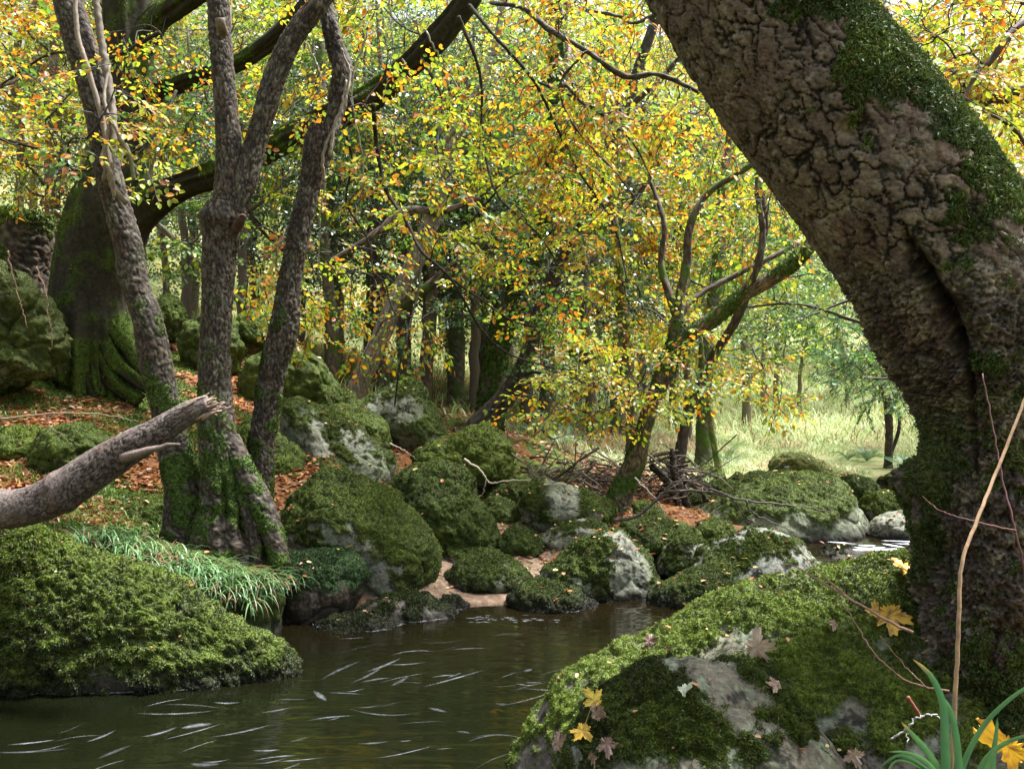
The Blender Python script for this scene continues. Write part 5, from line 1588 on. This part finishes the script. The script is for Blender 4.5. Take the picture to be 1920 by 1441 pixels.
# (u at base, depth, kind, scale)
for (u, Y, kd, sc_) in [
    (-40, 13.5, 'orange', .9), (30, 17, 'yellow', 1), (150, 20, 'lime green', 1), (240, 15, 'yellow', .9), (360, 17.5, 'lime green', .95), (420, 22, 'pale green', 1), (480, 15.5, 'deep green', .9), (540, 19, 'yellow', 1), (640, 17, 'lime green', .95),
    (700, 21, 'orange', 1), (760, 16, 'deep green', .85), (840, 19, 'lime green', 1.1), (900, 16, 'yellow', .9), (960, 22, 'pale green', 1), (1030, 15, 'lime green', .8), (1090, 18, 'yellow', 1), (1150, 14.5, 'deep green', .75), (1200, 20, 'orange', 1),
    (1260, 17.5, 'yellow', .95), (1330, 22, 'yellow', 1.1), (1400, 19, 'lime green', 1), (1900, 17, 'yellow', 1), (1980, 14, 'lime green', .9), (2080, 20, 'orange', 1.1),
    (620, 15, 'dark holly', 1.1), (690, 16.5, 'deep green', .9), (760, 13.6, 'dark holly', 1.0), (850, 15.5, 'dark holly', 1.1), (940, 16, 'deep green', .9), (1020, 14.5, 'dark holly', 1.0), (1160, 15, 'dark holly', 1.0), (270, 16, 'dark holly', .9), (100, 15, 'dark holly', .9),
    (350, 13.2, 'dark holly', .75), (455, 12.6, 'dark holly', .8), (715, 13.2, 'dark holly', .9), (800, 14.2, 'dark holly', 1.0), (890, 13.0, 'dark holly', .85), (985, 13.6, 'dark holly', .95), (1110, 12.8, 'dark holly', .8), (1290, 15.5, 'deep green', .8), (230, 17.5, 'blue-green', .8), (560, 14, 'dark holly', .9), (1075, 17, 'blue-green', .8),
    (1430, 21, 'pale green', .6), (1500, 22.5, 'lime green', .55), (1590, 21.5, 'pale green', .5), (1700, 22, 'pale green', .6),
    (1455, 24, 'blue-green', .7), (1560, 25, 'blue-green', .6), (1640, 24, 'blue-green', .55), (1740, 25, 'blue-green', .65),
    (-180, 24, 'lime green', 1.1), (-60, 27, 'pale green', 1.1), (60, 30, 'yellow', 1.2), (180, 26, 'pale green', 1.1), (300, 31, 'lime green', 1.2), (430, 28, 'yellow', 1.2), (520, 33, 'pale green', 1.2), (620, 27, 'lime green', 1.1), (720, 31, 'yellow', 1.2), (830, 27, 'blue-green', 1.1),
    (930, 32, 'lime green', 1.2), (1020, 28, 'yellow', 1.1), (1120, 31, 'pale green', 1.2), (1220, 28, 'lime green', 1.2), (1320, 33, 'yellow', 1.3), (1410, 28, 'pale green', 1.2), (1470, 36, 'blue-green', 1.2), (1570, 33, 'pale green', 1.2), (1660, 30, 'blue-green', 1.1), (1750, 34, 'lime green', 1.2), (1850, 28, 'yellow', 1.2), (1960, 31, 'orange', 1.2), (2080, 30, 'lime green', 1.2),
    (-100, 42, 'yellow', 1.5), (120, 44, 'pale green', 1.5), (340, 42, 'lime green', 1.6), (560, 45, 'pale green', 1.6), (780, 42, 'pale green', 1.6), (1000, 46, 'yellow', 1.6), (1200, 44, 'pale green', 1.6), (1380, 47, 'lime green', 1.6), (1520, 44, 'blue-green', 1.5), (1640, 48, 'pale green', 1.6), (1780, 45, 'pale green', 1.6), (1960, 46, 'yellow', 1.6)]:
    row.append((u, Y, kd, sc_))
marks = [(-300, 'beyond the left edge'), (60, 'behind the stump'), (200, 'behind the great beech'), (330, 'in the gap right of the great beech'), (430, 'behind the forked trunk'), (560, 'behind the rightmost slender trunk'), (680, 'above the pale leaning tree base'), (800, 'behind the pale leaning tree'),
         (930, 'behind the dark leaning tree'), (1060, 'behind the hanging golden canopy'), (1180, 'behind the slim light brown trunk'), (1290, 'behind the curved tree'), (1400, 'above the tall meadow grass'), (1500, 'above the open meadow'), (1620, 'beyond the lone meadow tree'), (1740, 'at the left edge of the great trunk'), (1880, 'behind the great trunk'), (2040, 'past the right edge')]
r = np.random.default_rng(55)
seen = {}
for (u, Y, kd, sc_) in row:
    o = kinds[kd]
    if kd in first:
        o = copy_tree(o)
    first.add(kd)
    x_ = (u - 960) / FPX * Y
    o.location = (x_, Y, gz(x_, Y) - .1)
    o.rotation_euler = (0, 0, r.random() * 6.28)
    o.scale = (sc_, sc_, sc_ * r.uniform(.92, 1.1))
    mk = min(marks, key=lambda q: abs(q[0] - u))[1]
    size_w = 'small ' if sc_ < .85 else ''
    dist = 'nearer' if Y < 18 else ('mid-row' if Y < 25 else ('farther' if Y < 38 else 'farthest'))
    lbx = f'{dist} {size_w}{kd} woodland tree {mk}'
    if lbx in seen:
        lbx += ', further right of its twin'
    if lbx in seen:
        lbx = lbx.replace('further right', 'deeper in shade')
    seen[lbx] = 1
    tag(o, lbx, 'tree', 'woodland trees behind the stream')
for kd, o in kinds.items():
    if kd not in first:
        raise RuntimeError(kd)

# ------------------------------------------------------------------ grasses, ferns and litter
def blades(bag, base, L, W, lean, seed, c0, c1, segs=5, droop=1.0, brown=.06):
    r = np.random.default_rng(seed)
    n = len(base)
    az = r.random(n) * 2 * pi
    dr = np.stack([np.cos(az), np.sin(az), np.zeros(n)], 1) + np.asarray(lean)
    dr = unit(dr * np.array([1, 1, 0]) + 1e-6)
    Ls = L * r.uniform(.4, 1.25, n)
    Ws = W * r.uniform(.6, 1.3, n)
    th = r.uniform(.15, .7, n)
    side = np.stack([-dr[:, 1], dr[:, 0], np.zeros(n)], 1)
    pts, p = [], base.copy()
    ang_ = th.copy()
    V = []
    for k in range(segs + 1):
        t = k / segs
        w_ = (Ws * (1 - t ** 2 * .95) * .5)[:, None]
        V.append(np.stack([p - side * w_, p + side * w_], 1))
        stepv = dr * np.sin(ang_)[:, None] + np.array([0, 0, 1.0]) * np.cos(ang_)[:, None]
        p = p + stepv * (Ls / segs)[:, None]
        ang_ = ang_ + droop * r.uniform(.25, .6, n)
    V = np.stack(V, 1).reshape(n, -1, 3)
    m_ = (segs + 1) * 2
    F = []
    for k in range(segs):
        F.append(np.arange(n)[:, None] * m_ + np.array([2 * k, 2 * k + 1, 2 * k + 3, 2 * k + 2]))
    c = mixc(c0, c1, r.random(n))
    bb = r.random(n) < brown
    c[bb] = np.array((.30, .16, .09)) * r.uniform(.5, 1.1, (bb.sum(), 1))
    bag.add(V.reshape(-1, 3), [np.concatenate(F)], np.repeat(c, m_, 0))


def gpts(poly, Y0, Y1, n, seed, sub=0.01):
    q = in_region(poly, Y0, Y1, n, seed)
    return q


def scatter_ground(u0, u1, Y0, Y1, n, seed, power=1.0, cond=None):
    r = np.random.default_rng(seed)
    Y = Y0 + (Y1 - Y0) * r.random(n) ** power
    u = r.uniform(u0, u1, n)
    x = (u - 960) / FPX * Y
    z = ground(x, Y)
    k = z > water_z(Y) + .03
    if cond is not None:
        k &= cond(x, Y, z)
    return np.stack([x, Y, z], 1)[k]


# sedge clumps by the water: each clump is one plant
SG = [(150, 1010, 5.75), (200, 1000, 5.85), (240, 1020, 5.8), (290, 1030, 5.8), (330, 1050, 5.75), (370, 1060, 5.8), (410, 1070, 5.75), (440, 1085, 5.8), (475, 1080, 5.85), (500, 1085, 5.9), (455, 1115, 5.72), (400, 1100, 5.68), (350, 1095, 5.65), (300, 1075, 5.62), (250, 1055, 5.6)]
sg_lab = ['at the left end of the sedge bank, against the log', 'just behind the top of the near left boulder', 'small one left of the leftmost slender trunk base', 'below the leftmost slender trunk', 'in front of the leftmost slender trunk base', 'between leftmost and forked trunk bases',
          'right under the forked trunk base', 'under the hollow of the forked trunk', 'below the root of the forked trunk', 'rightmost in the sedge bank', 'drooping to the water with brown dead blades', 'hanging over the boulder shoulder, second from the water', 'hanging over the boulder edge mid-bank', 'front row, behind the boulder crest', 'front row nearest the log']
r = np.random.default_rng(91)
for k, (u, v, Y) in enumerate(SG):
    c = P(u, v + 18, Y)
    nb = 95
    base = c + r.normal(size=(nb, 3)) * np.array([.07, .07, .015])
    bg_ = Bag()
    blades(bg_, base, .27 if k < 10 else .31, .0105, (0.15, -.5, 0), 500 + k, (.05, .14, .04), (.19, .33, .13), 6, 1.0, .12 if k < 9 else .28)
    o = bg_.out('sedge_clump', M_GRASS, smooth=False)
    tag(o, 'clump of arching green sedge ' + sg_lab[k], 'grass clump', 'sedge clumps on the near bank')
# mound carrying the sedge
B([(60, 1060), (120, 1010), (200, 1005), (300, 1020), (400, 1045), (500, 1065), (545, 1110), (540, 1200), (520, 1320), (300, 1330), (100, 1300)], 5.95, .4, 'dark soil mound under the sedge', 60, 99, cover=.5, tone=0, moss_n=9000, bright=.2, name='earth_bank', group=None, cat='earth bank', rock=(.05, .035, .022))

# grass of the meadow and of the litter slope
bag = Bag()
mcond = lambda x, y, z: (x > -.5 + (y - 11) * -.1) & (y > 10.6)
p_ = scatter_ground(1050, 2100, 10.8, 17, 30000, 1, 1.0, mcond)
n_ = fbm(p_ * .9, 3)
p_ = p_[n_ > -.5]
n_ = fbm(p_ * .9, 3)
for lo_, hi_, c0, c1, L_ in [(-9, .02, (.22, .31, .12), (.40, .49, .24), .22), (.02, .2, (.35, .42, .22), (.56, .61, .38), .32), (.2, 9, (.32, .25, .14), (.52, .44, .28), .36)]:
    q = p_[(n_ >= lo_) & (n_ < hi_)]
    blades(bag, q, L_ * .8, .011, (0, -.3, 0), 600 + int(lo_ * 10), c0, c1, 4, 1.0, .05)
p_ = scatter_ground(1000, 2100, 17, 34, 32000, 2, 1.0, mcond)
blades(bag, p_, .34, .022, (0, -.3, 0), 610, (.38, .50, .24), (.66, .74, .44), 3, 1.0, .2)
p_ = scatter_ground(-300, 1300, 11.5, 24, 9000, 3, 1.0, lambda x, y, z: x < 2)
blades(bag, p_, .28, .02, (0, -.3, 0), 611, (.14, .22, .06), (.36, .42, .15), 3, 1.0, .2)
tag(bag.out('meadow_grass', M_GRASS, smooth=False), 'pale tussocky meadow grass beyond the stream', 'grass', kind='stuff')
bag = Bag()
p_ = scatter_ground(-200, 420, 6.0, 8.6, 13000, 4, 1.0, lambda x, y, z: fbm(np.stack([x, y, x * 0], 1) * 1.6, 3) > .0)
blades(bag, p_, .11, .006, (0, -.4, 0), 612, (.05, .12, .02), (.20, .32, .06), 4, 1.1, .1)
tag(bag.out('bank_grass', M_GRASS, smooth=False), 'short bright green grass on the left bank among fallen leaves', 'grass', kind='stuff')
# moss carpet on the left bank
p_ = scatter_ground(-300, 700, 6.0, 11.5, 90000, 5, 1.0, lambda x, y, z: fbm(np.stack([x, y, x * 0], 1) * 1.1, 4) + .4 * fbm(np.stack([x, y, x * 0], 1) * 6, 3) < 0.1)
o = tufts('ground_moss', None, p_, np.tile([0., -.2, 1], (len(p_), 1)), .022, .007, 3, ((.025, .05, .008), (.12, .18, .02)), 77, .1)
tag(o, 'green moss carpeting the left bank between fallen leaves', 'moss', kind='stuff')

# fallen leaves on the ground
def litter_set(pts, seed, size, cols, lift=.008, flat=.45):
    r = np.random.default_rng(seed)
    n = len(pts)
    az = r.random(n) * 2 * pi
    d_ = np.stack([np.cos(az), np.sin(az), r.normal(size=n) * .25], 1)
    nn = np.array([0, 0, 1.0]) + r.normal(size=(n, 3)) * flat
    V, F, q = leaf_geo(pts + np.array([0, 0, lift]), d_, nn, size * r.uniform(.7, 1.25, n), .6)
    C = np.array(cols)[r.integers(0, len(cols), n)] * r.uniform(.6, 1.3, (n, 1))
    return V, F, np.repeat(C, q, 0)


LC = [(.38, .15, .05), (.28, .09, .03), (.42, .20, .07), (.22, .08, .035), (.40, .24, .12), (.30, .16, .09)]
bag = Bag()
p_ = scatter_ground(-300, 620, 6.2, 12, 26000, 6, 1.0, lambda x, y, z: fbm(np.stack([x, y, x * 0], 1) * 1.1, 4) + .4 * fbm(np.stack([x, y, x * 0], 1) * 6, 3) > -.02)
bag.add(*litter_set(p_, 1, .055, LC))
p_ = scatter_ground(560, 1350, 7.5, 13, 7000, 7)
bag.add(*litter_set(p_, 2, .055, LC))
p_ = scatter_ground(800, 1060, 6.6, 8.2, 170, 8, 1.0, lambda x, y, z: z < .3)
bag.add(*litter_set(p_, 3, .05, [(.35, .33, .08), (.40, .22, .10), (.30, .12, .06), (.3, .35, .15)]))
allp = np.concatenate(ROCKPTS[3:])
r = np.random.default_rng(17)
q = allp[r.choice(len(allp), 900)]
q = q[(fbm(q * 1.5, 3) > -.1) & (q[:, 2] > .04)]
bag.add(*litter_set(q, 4, .045, LC + [(.45, .36, .16), (.5, .42, .12)], .012, .3))
near = np.concatenate(ROCKPTS[:3])
q = near[r.choice(len(near), 140)]
bag.add(*litter_set(q, 5, .022, LC + [(.45, .36, .16)], .016, .5))
tag(bag.out('fallen_leaves', M_LITTER, smooth=False), 'russet fallen leaves scattered over banks and boulders', 'fallen leaves', kind='stuff')

# ferns
fern_spots = [(1625, 815, 15.2, .55, 'dark fern left of the lone meadow tree'), (1700, 830, 13.6, .6, 'bright blue-green fern right of the lone meadow tree'), (1730, 810, 13.8, .6, 'fern partly hidden by the great trunk'), (1590, 835, 15.5, .35, 'small fern in the open meadow left of the dark one'),
              (1360, 820, 13.5, .5, 'dark fern beside the short stubby stem'), (1000, 790, 11.8, .45, 'pale fern behind the bright green boulder'), (1055, 830, 11.2, .4, 'small fern at the rear of the brushwood')]
for k, (u, v, Y, sz, lb) in enumerate(fern_spots):
    r = np.random.default_rng(800 + k)
    x_ = P(u, v, Y)[0]
    c = np.array([x_, Y, gz(x_, Y)])
    bag = Bag()
    for j in range(9):
        a = j / 9 * 2 * pi + r.normal() * .35
        L_ = sz * r.uniform(.6, 1.3)
        e0, e1 = r.uniform(.75, 1.35), r.uniform(1.1, 1.9)
        t = np.linspace(0, 1, 30)
        el = e0 - e1 * t
        dx = np.cumsum(np.cos(el)) / 30 * L_
        dz = np.cumsum(np.sin(el)) / 30 * L_
        pts = c + np.stack([cos(a) * dx, sin(a) * dx, dz], 1)
        cf = np.array((.08, .17, .07) if 'dark' in lb else (.20, .36, .20)) * r.uniform(.7, 1.3)
        simple_tube(bag, pts[::7], .004, .002, 4, 8, (.1, .12, .04))
        T = unit(np.gradient(pts, axis=0))
        sd_ = unit(np.cross(T, [0, 0, 1.0]))
        for sgn in (1, -1):
            b_ = pts[2:]
            ln = .24 * L_ * np.sin(np.linspace(.6, pi - .12, 28))
            V, F, q_ = leaf_geo(b_, sd_[2:] * sgn + T[2:] * .4, np.cross(T[2:], sd_[2:]) + 1e-3, ln, .085, True)
            bag.add(V, F, cf)
    o = bag.out('fern', M_GRASS, smooth=False)
    tag(o, lb, 'fern', 'ferns beyond the stream')

# ------------------------------------------------------------------ brushwood and dead branches
bag = Bag()
r = np.random.default_rng(33)
for k in range(260):
    u = 985 + 335 * r.random() ** .8
    v = r.normal(902, 26) + (u - 1150) * .06
    Y = r.uniform(8.8, 9.7)
    c = P(u, v, Y)
    a = r.normal() * .7 + (pi if r.random() < .5 else 0)
    L_ = r.uniform(.12, .55) * (1 if k % 9 else 1.6)
    d_ = np.array([cos(a), r.normal() * .4, r.normal() * .42]) * L_
    pts = [c - d_ * .5, c + r.normal(size=3) * .10 * L_, c + d_ * .3 + r.normal(size=3) * .14 * L_, c + d_ * .6]
    cl_ = [(.05, .035, .028), (.08, .06, .05), (.17, .14, .12), (.30, .26, .22)][r.choice(4, p=[.45, .3, .15, .1])]
    simple_tube(bag, pts, r.uniform(.004, .016), .003, 5, 8, cl_, .004, k)
tag(bag.out('brushwood', M_TWIG), 'tangled flood brushwood of dead twigs piled round the curved tree', 'brushwood', kind='stuff')
e = empty('root_mass', P(1290, 950, 8.9), 'dark upturned root mass right of the curved tree', 'root mass')
for k, cc in enumerate([[(1220, 870, 15), (1250, 900, 18), (1275, 950, 15), (1290, 1000, 10)], [(1215, 960, 9), (1240, 920, 10), (1262, 880, 9), (1290, 870, 6)], [(1300, 1000, 12), (1285, 940, 20), (1265, 890, 18), (1260, 840, 9)], [(1330, 940, 8), (1300, 910, 10), (1270, 895, 9)]]):
    limb('root', e, [(u, v, 8.9 + .05 * k, w) for u, v, w in cc], 170 + k, 20, .02, base=(.05, .038, .03), dark=(.015, .012, .01), amp=.015)


def twig_thing(name, lab, cat, strands, Y, col, grp=None, r0=.01, r1=.003, wob=.004):
    c0 = strands[0][0]
    e = empty(name, P(c0[0], c0[1], Y), lab, cat, grp)
    for k, st in enumerate(strands):
        bg_ = Bag()
        sc_ = 1 if k == 0 else .6
        simple_tube(bg_, [P(q[0], q[1], q[2] if len(q) > 2 else Y) for q in st], r0 * sc_, r1 * sc_, 6, len(st) * 7, col, wob, k)
        bg_.out('stem' if k == 0 else 'side_twig', M_TWIG, e)
    return e


twig_thing('dead_branch', 'dark dead branch arching low over the boulders before the brushwood', 'branch',
           [[(1150, 975), (1190, 968), (1222, 945), (1245, 923), (1270, 920), (1330, 922), (1400, 938), (1500, 948), (1560, 960)], [(1245, 923), (1262, 905), (1300, 900), (1330, 918)], [(1330, 915), (1370, 932), (1400, 970), (1430, 985), (1500, 1010)], [(1165, 968), (1168, 955), (1180, 952), (1190, 968)], [(1400, 938), (1405, 955), (1440, 975), (1500, 1000)]], 7.6, (.06, .05, .045), r0=.016, r1=.004)
twig_thing('dead_branch', 'bleached thin stick standing among the stones below the root mass', 'branch', [[(1190, 895), (1220, 925), (1245, 960), (1250, 1000), (1262, 1010)], [(1200, 1010 - 20), (1230, 1000), (1258, 1013)]], 7.9, (.32, .29, .26), r0=.008)
twig_thing('dead_branch', 'forked bleached root stick lying between the mossy boulders', 'branch', [[(870, 860), (900, 880), (912, 900), (925, 905), (960, 900), (1010, 900)], [(912, 900), (905, 925), (895, 930)], [(730, 830), (760, 845), (780, 860)]], 8.6, (.36, .31, .24), r0=.013)
twig_thing('dead_branch', 'long pale twig lying on the leaf litter of the left bank', 'branch', [[(0, 785), (60, 778), (130, 774), (200, 778), (260, 790)], [(90, 776), (95, 800), (120, 815)]], 6.9, (.24, .19, .15), r0=.008)
twig_thing('bramble_stem', 'thin bramble stem trailing down the mossy outcrop at the left', 'stem', [[(15, 470), (20, 500), (30, 540), (42, 580), (52, 615)]], 7.2, (.16, .10, .07), r0=.008)
twig_thing('bramble_stem', 'thin stem hanging beside the great beech trunk', 'stem', [[(68, 500), (85, 545), (90, 590), (97, 620), (98, 655)]], 7.3, (.16, .10, .07), r0=.006)

# stems in the right foreground
twig_thing('dry_stalk', 'tall bent straw-coloured stalk before the great trunk', 'stalk', [[(1782, 1460, 2.1), (1790, 1320, 2.1), (1797, 1180, 2.1), (1803, 1060, 2.12), (1830, 980, 2.15), (1870, 880, 2.2), (1925, 740, 2.25), (1960, 640, 2.3)]], 2.1, (.36, .24, .15), r0=.006, r1=.0035, wob=.0006)
twig_thing('bramble_stem', 'purplish bramble stem rising along the face of the great trunk', 'stem', [[(1935, 1130, 2.4), (1905, 1000, 2.4), (1880, 900, 2.45), (1862, 800, 2.5), (1842, 700, 2.55)]], 2.4, (.10, .045, .045), r0=.0038, r1=.0022, wob=.001)
twig_thing('bramble_stem', 'thin red stem crossing the great trunk sideways', 'stem', [[(1905, 994, 2.4), (1840, 980, 2.4), (1800, 970, 2.42), (1760, 955, 2.5), (1730, 930, 2.55)]], 2.4, (.10, .04, .035), r0=.0026, r1=.0015, wob=.001)
twig_thing('bare_twig', 'long forked bare twig slanting over the broad mossy boulder to the great trunk', 'twig', [[(1712, 1185, 2.5), (1660, 1160, 2.55), (1590, 1120, 2.6), (1540, 1090, 2.65), (1490, 1060, 2.7), (1465, 1058, 2.7)], [(1590, 1118, 2.6), (1540, 1075, 2.65), (1500, 1030, 2.7), (1490, 1020, 2.7)]], 2.6, (.22, .13, .10), r0=.0045, r1=.0015, wob=.0012)
twig_thing('bare_twig', 'lower brown twig springing from the great trunk foot across the moss', 'twig', [[(1780, 1295, 2.45), (1700, 1275, 2.5), (1640, 1225, 2.5), (1600, 1160, 2.55), (1570, 1120, 2.6)], [(1740, 1290, 2.45), (1690, 1240, 2.5), (1650, 1190, 2.5)]], 2.5, (.17, .10, .07), r0=.003, r1=.0012, wob=.0015)
twig_thing('bare_twig', 'short red broken twig at the foot of the great trunk', 'twig', [[(1702, 1305, 2.4), (1715, 1325, 2.4), (1728, 1345, 2.4)]], 2.4, (.22, .07, .05), r0=.005, r1=.004, wob=.0003)
twig_thing('lichened_twig', 'crooked lichen-white twig at the foot of the great trunk', 'twig', [[(1670, 1385, 2.35), (1700, 1365, 2.33), (1720, 1345, 2.33), (1750, 1340, 2.35), (1770, 1350, 2.35)], [(1705, 1362, 2.33), (1700, 1390, 2.3)]], 2.35, (.26, .27, .26), r0=.003, r1=.002, wob=.0025)

# broad grass plant at the bottom right
e = empty('grass_plant', P(1790, 1500, 2.0), 'broad-bladed green grass plant in the bottom right corner', 'grass plant')
for k, (pts, w_) in enumerate([([(1775, 1480), (1772, 1400), (1768, 1320), (1745, 1265), (1712, 1235)], 20), ([(1800, 1480), (1795, 1400), (1785, 1340), (1770, 1310), (1755, 1300)], 17), ([(1790, 1480), (1820, 1400), (1860, 1340), (1920, 1290), (1975, 1265)], 14), ([(1785, 1480), (1740, 1410), (1710, 1375), (1690, 1352)], 17), ([(1780, 1490), (1740, 1430), (1700, 1410), (1665, 1408)], 13),
                               ([(1800, 1480), (1750, 1450), (1690, 1415), (1645, 1440)], 12), ([(1820, 1490), (1850, 1420), (1900, 1385), (1960, 1375)], 15), ([(1860, 1490), (1862, 1420), (1868, 1375), (1870, 1345)], 14), ([(1835, 1490), (1850, 1440), (1870, 1400), (1890, 1392)], 12), ([(1770, 1490), (1730, 1440), (1680, 1425), (1655, 1470)], 9)]):
    Y = 2.0 + .03 * (k % 4)
    c = spline(np.array([P(u, v, Y) for u, v in pts]), 14)
    T = unit(np.gradient(c, axis=0))
    s_ = unit(np.cross(T, [0.2, 1, .3]))
    n_ = np.cross(s_, T)
    t_ = np.linspace(0, 1, 14)[:, None]
    w__ = w_ * .43 / FPX * Y * np.sqrt(np.clip(1 - t_ ** 2, .002, 1))
    V = np.concatenate([c - s_ * w__, c + n_ * w__ * .5, c + s_ * w__])
    i = np.arange(13)
    F = np.concatenate([np.stack([i, i + 1, i + 15, i + 14], 1), np.stack([i + 14, i + 15, i + 29, i + 28], 1)])
    cg = mixc((.05, .15, .06), (.10, .24, .08), np.clip(np.full(len(V), (k % 5) / 5) + .5 * noise(V * 60), 0, 1))
    tipc = sstep(.8, 1, np.tile(t_[:, 0], 3)) * (k % 3 == 0)
    cg = cg * (1 - tipc)[:, None] + np.array([.35, .25, .08]) * tipc[:, None]
    build('blade', V, [F], M_GRASS, e, cg)

# ------------------------------------------------------------------ maple leaves lying on the rocks
def maple(lab, u, v, Y, size, tilt, spin, cols, curl, seed, stem=True, at=None, nrm=None):
    r = np.random.default_rng(seed)
    e_pts = []
    lobes = [(-2.35, .52), (-1.2, .85), (0, 1.0), (1.2, .85), (2.35, .52)]
    th = np.linspace(-pi, pi, 73)[:-1]
    R_ = np.full(len(th), .42)
    for a, l in lobes:
        R_ = np.maximum(R_, l * np.clip(1 - (np.abs(th - a) / .85) ** 1.6, 0, 1))
    R_ *= 1 + .10 * np.sign(np.sin(th * 19))
    rings = []
    for f in (.0, .25, .5, .75, 1.0):
        rr_ = R_ * f
        x_, y_ = rr_ * np.cos(th), rr_ * np.sin(th)
        z_ = curl * (x_ ** 2 * .7 - y_ ** 2 * .35 + .25 * np.sin(th * 5) * rr_) + .05 * r.normal(size=len(th)) * f
        rings.append(np.stack([x_, y_, z_], 1))
    V = np.array(rings).reshape(-1, 3) * size
    F = [grid_faces(5, 72)]
    rr_ = np.linalg.norm(V, axis=1) / size
    c0, c1 = np.array(cols[0]), np.array(cols[1])
    nz_ = noise(V * (5 / size) * .8 + seed)
    C = mixc(c0, c1, sstep(-.1, .35, nz_))
    C = C * (.85 + .3 * r.random((len(C), 1)))
    from mathutils import Euler
    M_ = np.array(Euler((tilt[0], tilt[1], spin), 'XYZ').to_matrix())
    if nrm is not None:
        zz = unit(nrm + np.array([0, -.75, .1]) + r.normal(size=3) * .18)
        xx = unit(np.cross([sin(spin), cos(spin), .3], zz))
        M_ = np.stack([xx, np.cross(zz, xx), zz], 1)
    V = V @ M_.T
    c = P(u, v, Y) if at is None else at
    e = empty('maple_leaf', c, lab, 'leaf', 'maple leaves on the near boulders')
    build('blade', V + c, F, M_LITTER, e, C)
    if stem:
        d_ = M_ @ np.array([-1, 0, .15])
        bg_ = Bag()
        simple_tube(bg_, [c, c + d_ * size * .6, c + d_ * size * 1.3 + np.array([0, 0, size * .15])], .0014, .001, 5, 8, (.35, .25, .12))
        bg_.out('leaf_stalk', M_TWIG, e)
    return e


def on_rock(label_part, u, v, full=False):
    """depth at which the line of sight through a photo point meets a boulder"""
    best = None
    for lb in ROCKS:
        if 'broad mossy' in lb or 'nearest hump' in lb:
            X, N_, _ = ROCKS[lb]
            uu_, vv_ = uv(X)
            d_ = np.hypot(uu_ - u, vv_ - v)
            k = np.where(d_ < 9)[0]
            if len(k):
                j_ = k[np.argmin(X[k, 1])]
                if best is None or X[j_, 1] < best[0][1]:
                    best = (X[j_] + N_[j_] * .02, N_[j_])
    return best
YB = [(.65, .42, .05), (.25, .13, .05)]
BR = [(.34, .24, .17), (.20, .12, .09)]
for k, (rk, u, v, s_, cl_, lb) in enumerate([
    ('broad mossy', 1702, 1068, 62, YB, 'large yellow maple leaf blotched brown, against the great trunk'),
    ('broad mossy', 1672, 1152, 52, YB, 'crumpled yellow maple leaf under the forked twig'),
    ('broad mossy', 1640, 1148, 28, YB, 'small yellow leaf left of the crumpled one'),
    ('broad mossy', 1418, 1212, 48, [(.50, .40, .30), (.36, .26, .2)], 'pale tan curled leaf in the middle of the broad boulder'),
    ('broad mossy', 1455, 1282, 26, BR, 'small brown leaf just above the pink rock hump'),
    ('broad mossy', 1216, 1200, 22, [(.14, .07, .05), (.08, .04, .03)], 'dark brown curled leaf on the water side of the broad boulder'),
    ('broad mossy', 1562, 1168, 20, BR, 'small upright brown leaf between the twigs'),
    ('broad mossy', 1115, 1312, 32, [(.75, .58, .08), (.55, .35, .05)], 'upper bright yellow leaf on the water side of the rocks'),
    ('broad mossy', 1120, 1338, 28, BR, 'brown leaf beneath the upper yellow one'),
    ('broad mossy', 1092, 1368, 36, [(.75, .52, .06), (.6, .35, .04)], 'lower golden leaf on the water side of the rocks'),
    ('broad mossy', 1045, 1392, 34, BR, 'pale brown leaf nearest the water'),
    ('broad mossy', 1138, 1392, 32, [(.30, .20, .16), (.18, .10, .08)], 'star-shaped dull brown leaf right of the golden one'),
    ('broad mossy', 1110, 1420, 22, BR, 'small folded brown leaf at the bottom of the cluster'),
    ('nearest hump', 1280, 1290, 26, [(.45, .50, .38), (.35, .38, .28)], 'pale grey-green leaf on the crest of the pink rock hump'),
    ('broad mossy', 1600, 1412, 30, [(.50, .40, .32), (.40, .28, .2)], 'cream-coloured leaf in the hollow behind the pink rock hump')]):
    at_, nm_ = on_rock(rk, u, v, True)
    Y = at_[1]
    at_ = P(u, v, Y - .015)
    r = np.random.default_rng(900 + k)
    maple(lb, u, v, Y, s_ / 1.2 / FPX * Y, (r.uniform(.25, .75), r.normal() * .3), r.uniform(0, 6.28), cl_, r.uniform(.25, .9), 900 + k, stem=k in (3, 7, 9), at=at_, nrm=nm_)
maple('big yellow maple leaf with black spots in the bottom right corner', 1890, 1400, 2.15, .10, (1.0, .1), 2.0, [(.62, .38, .03), (.35, .17, .03)], .25, 950)
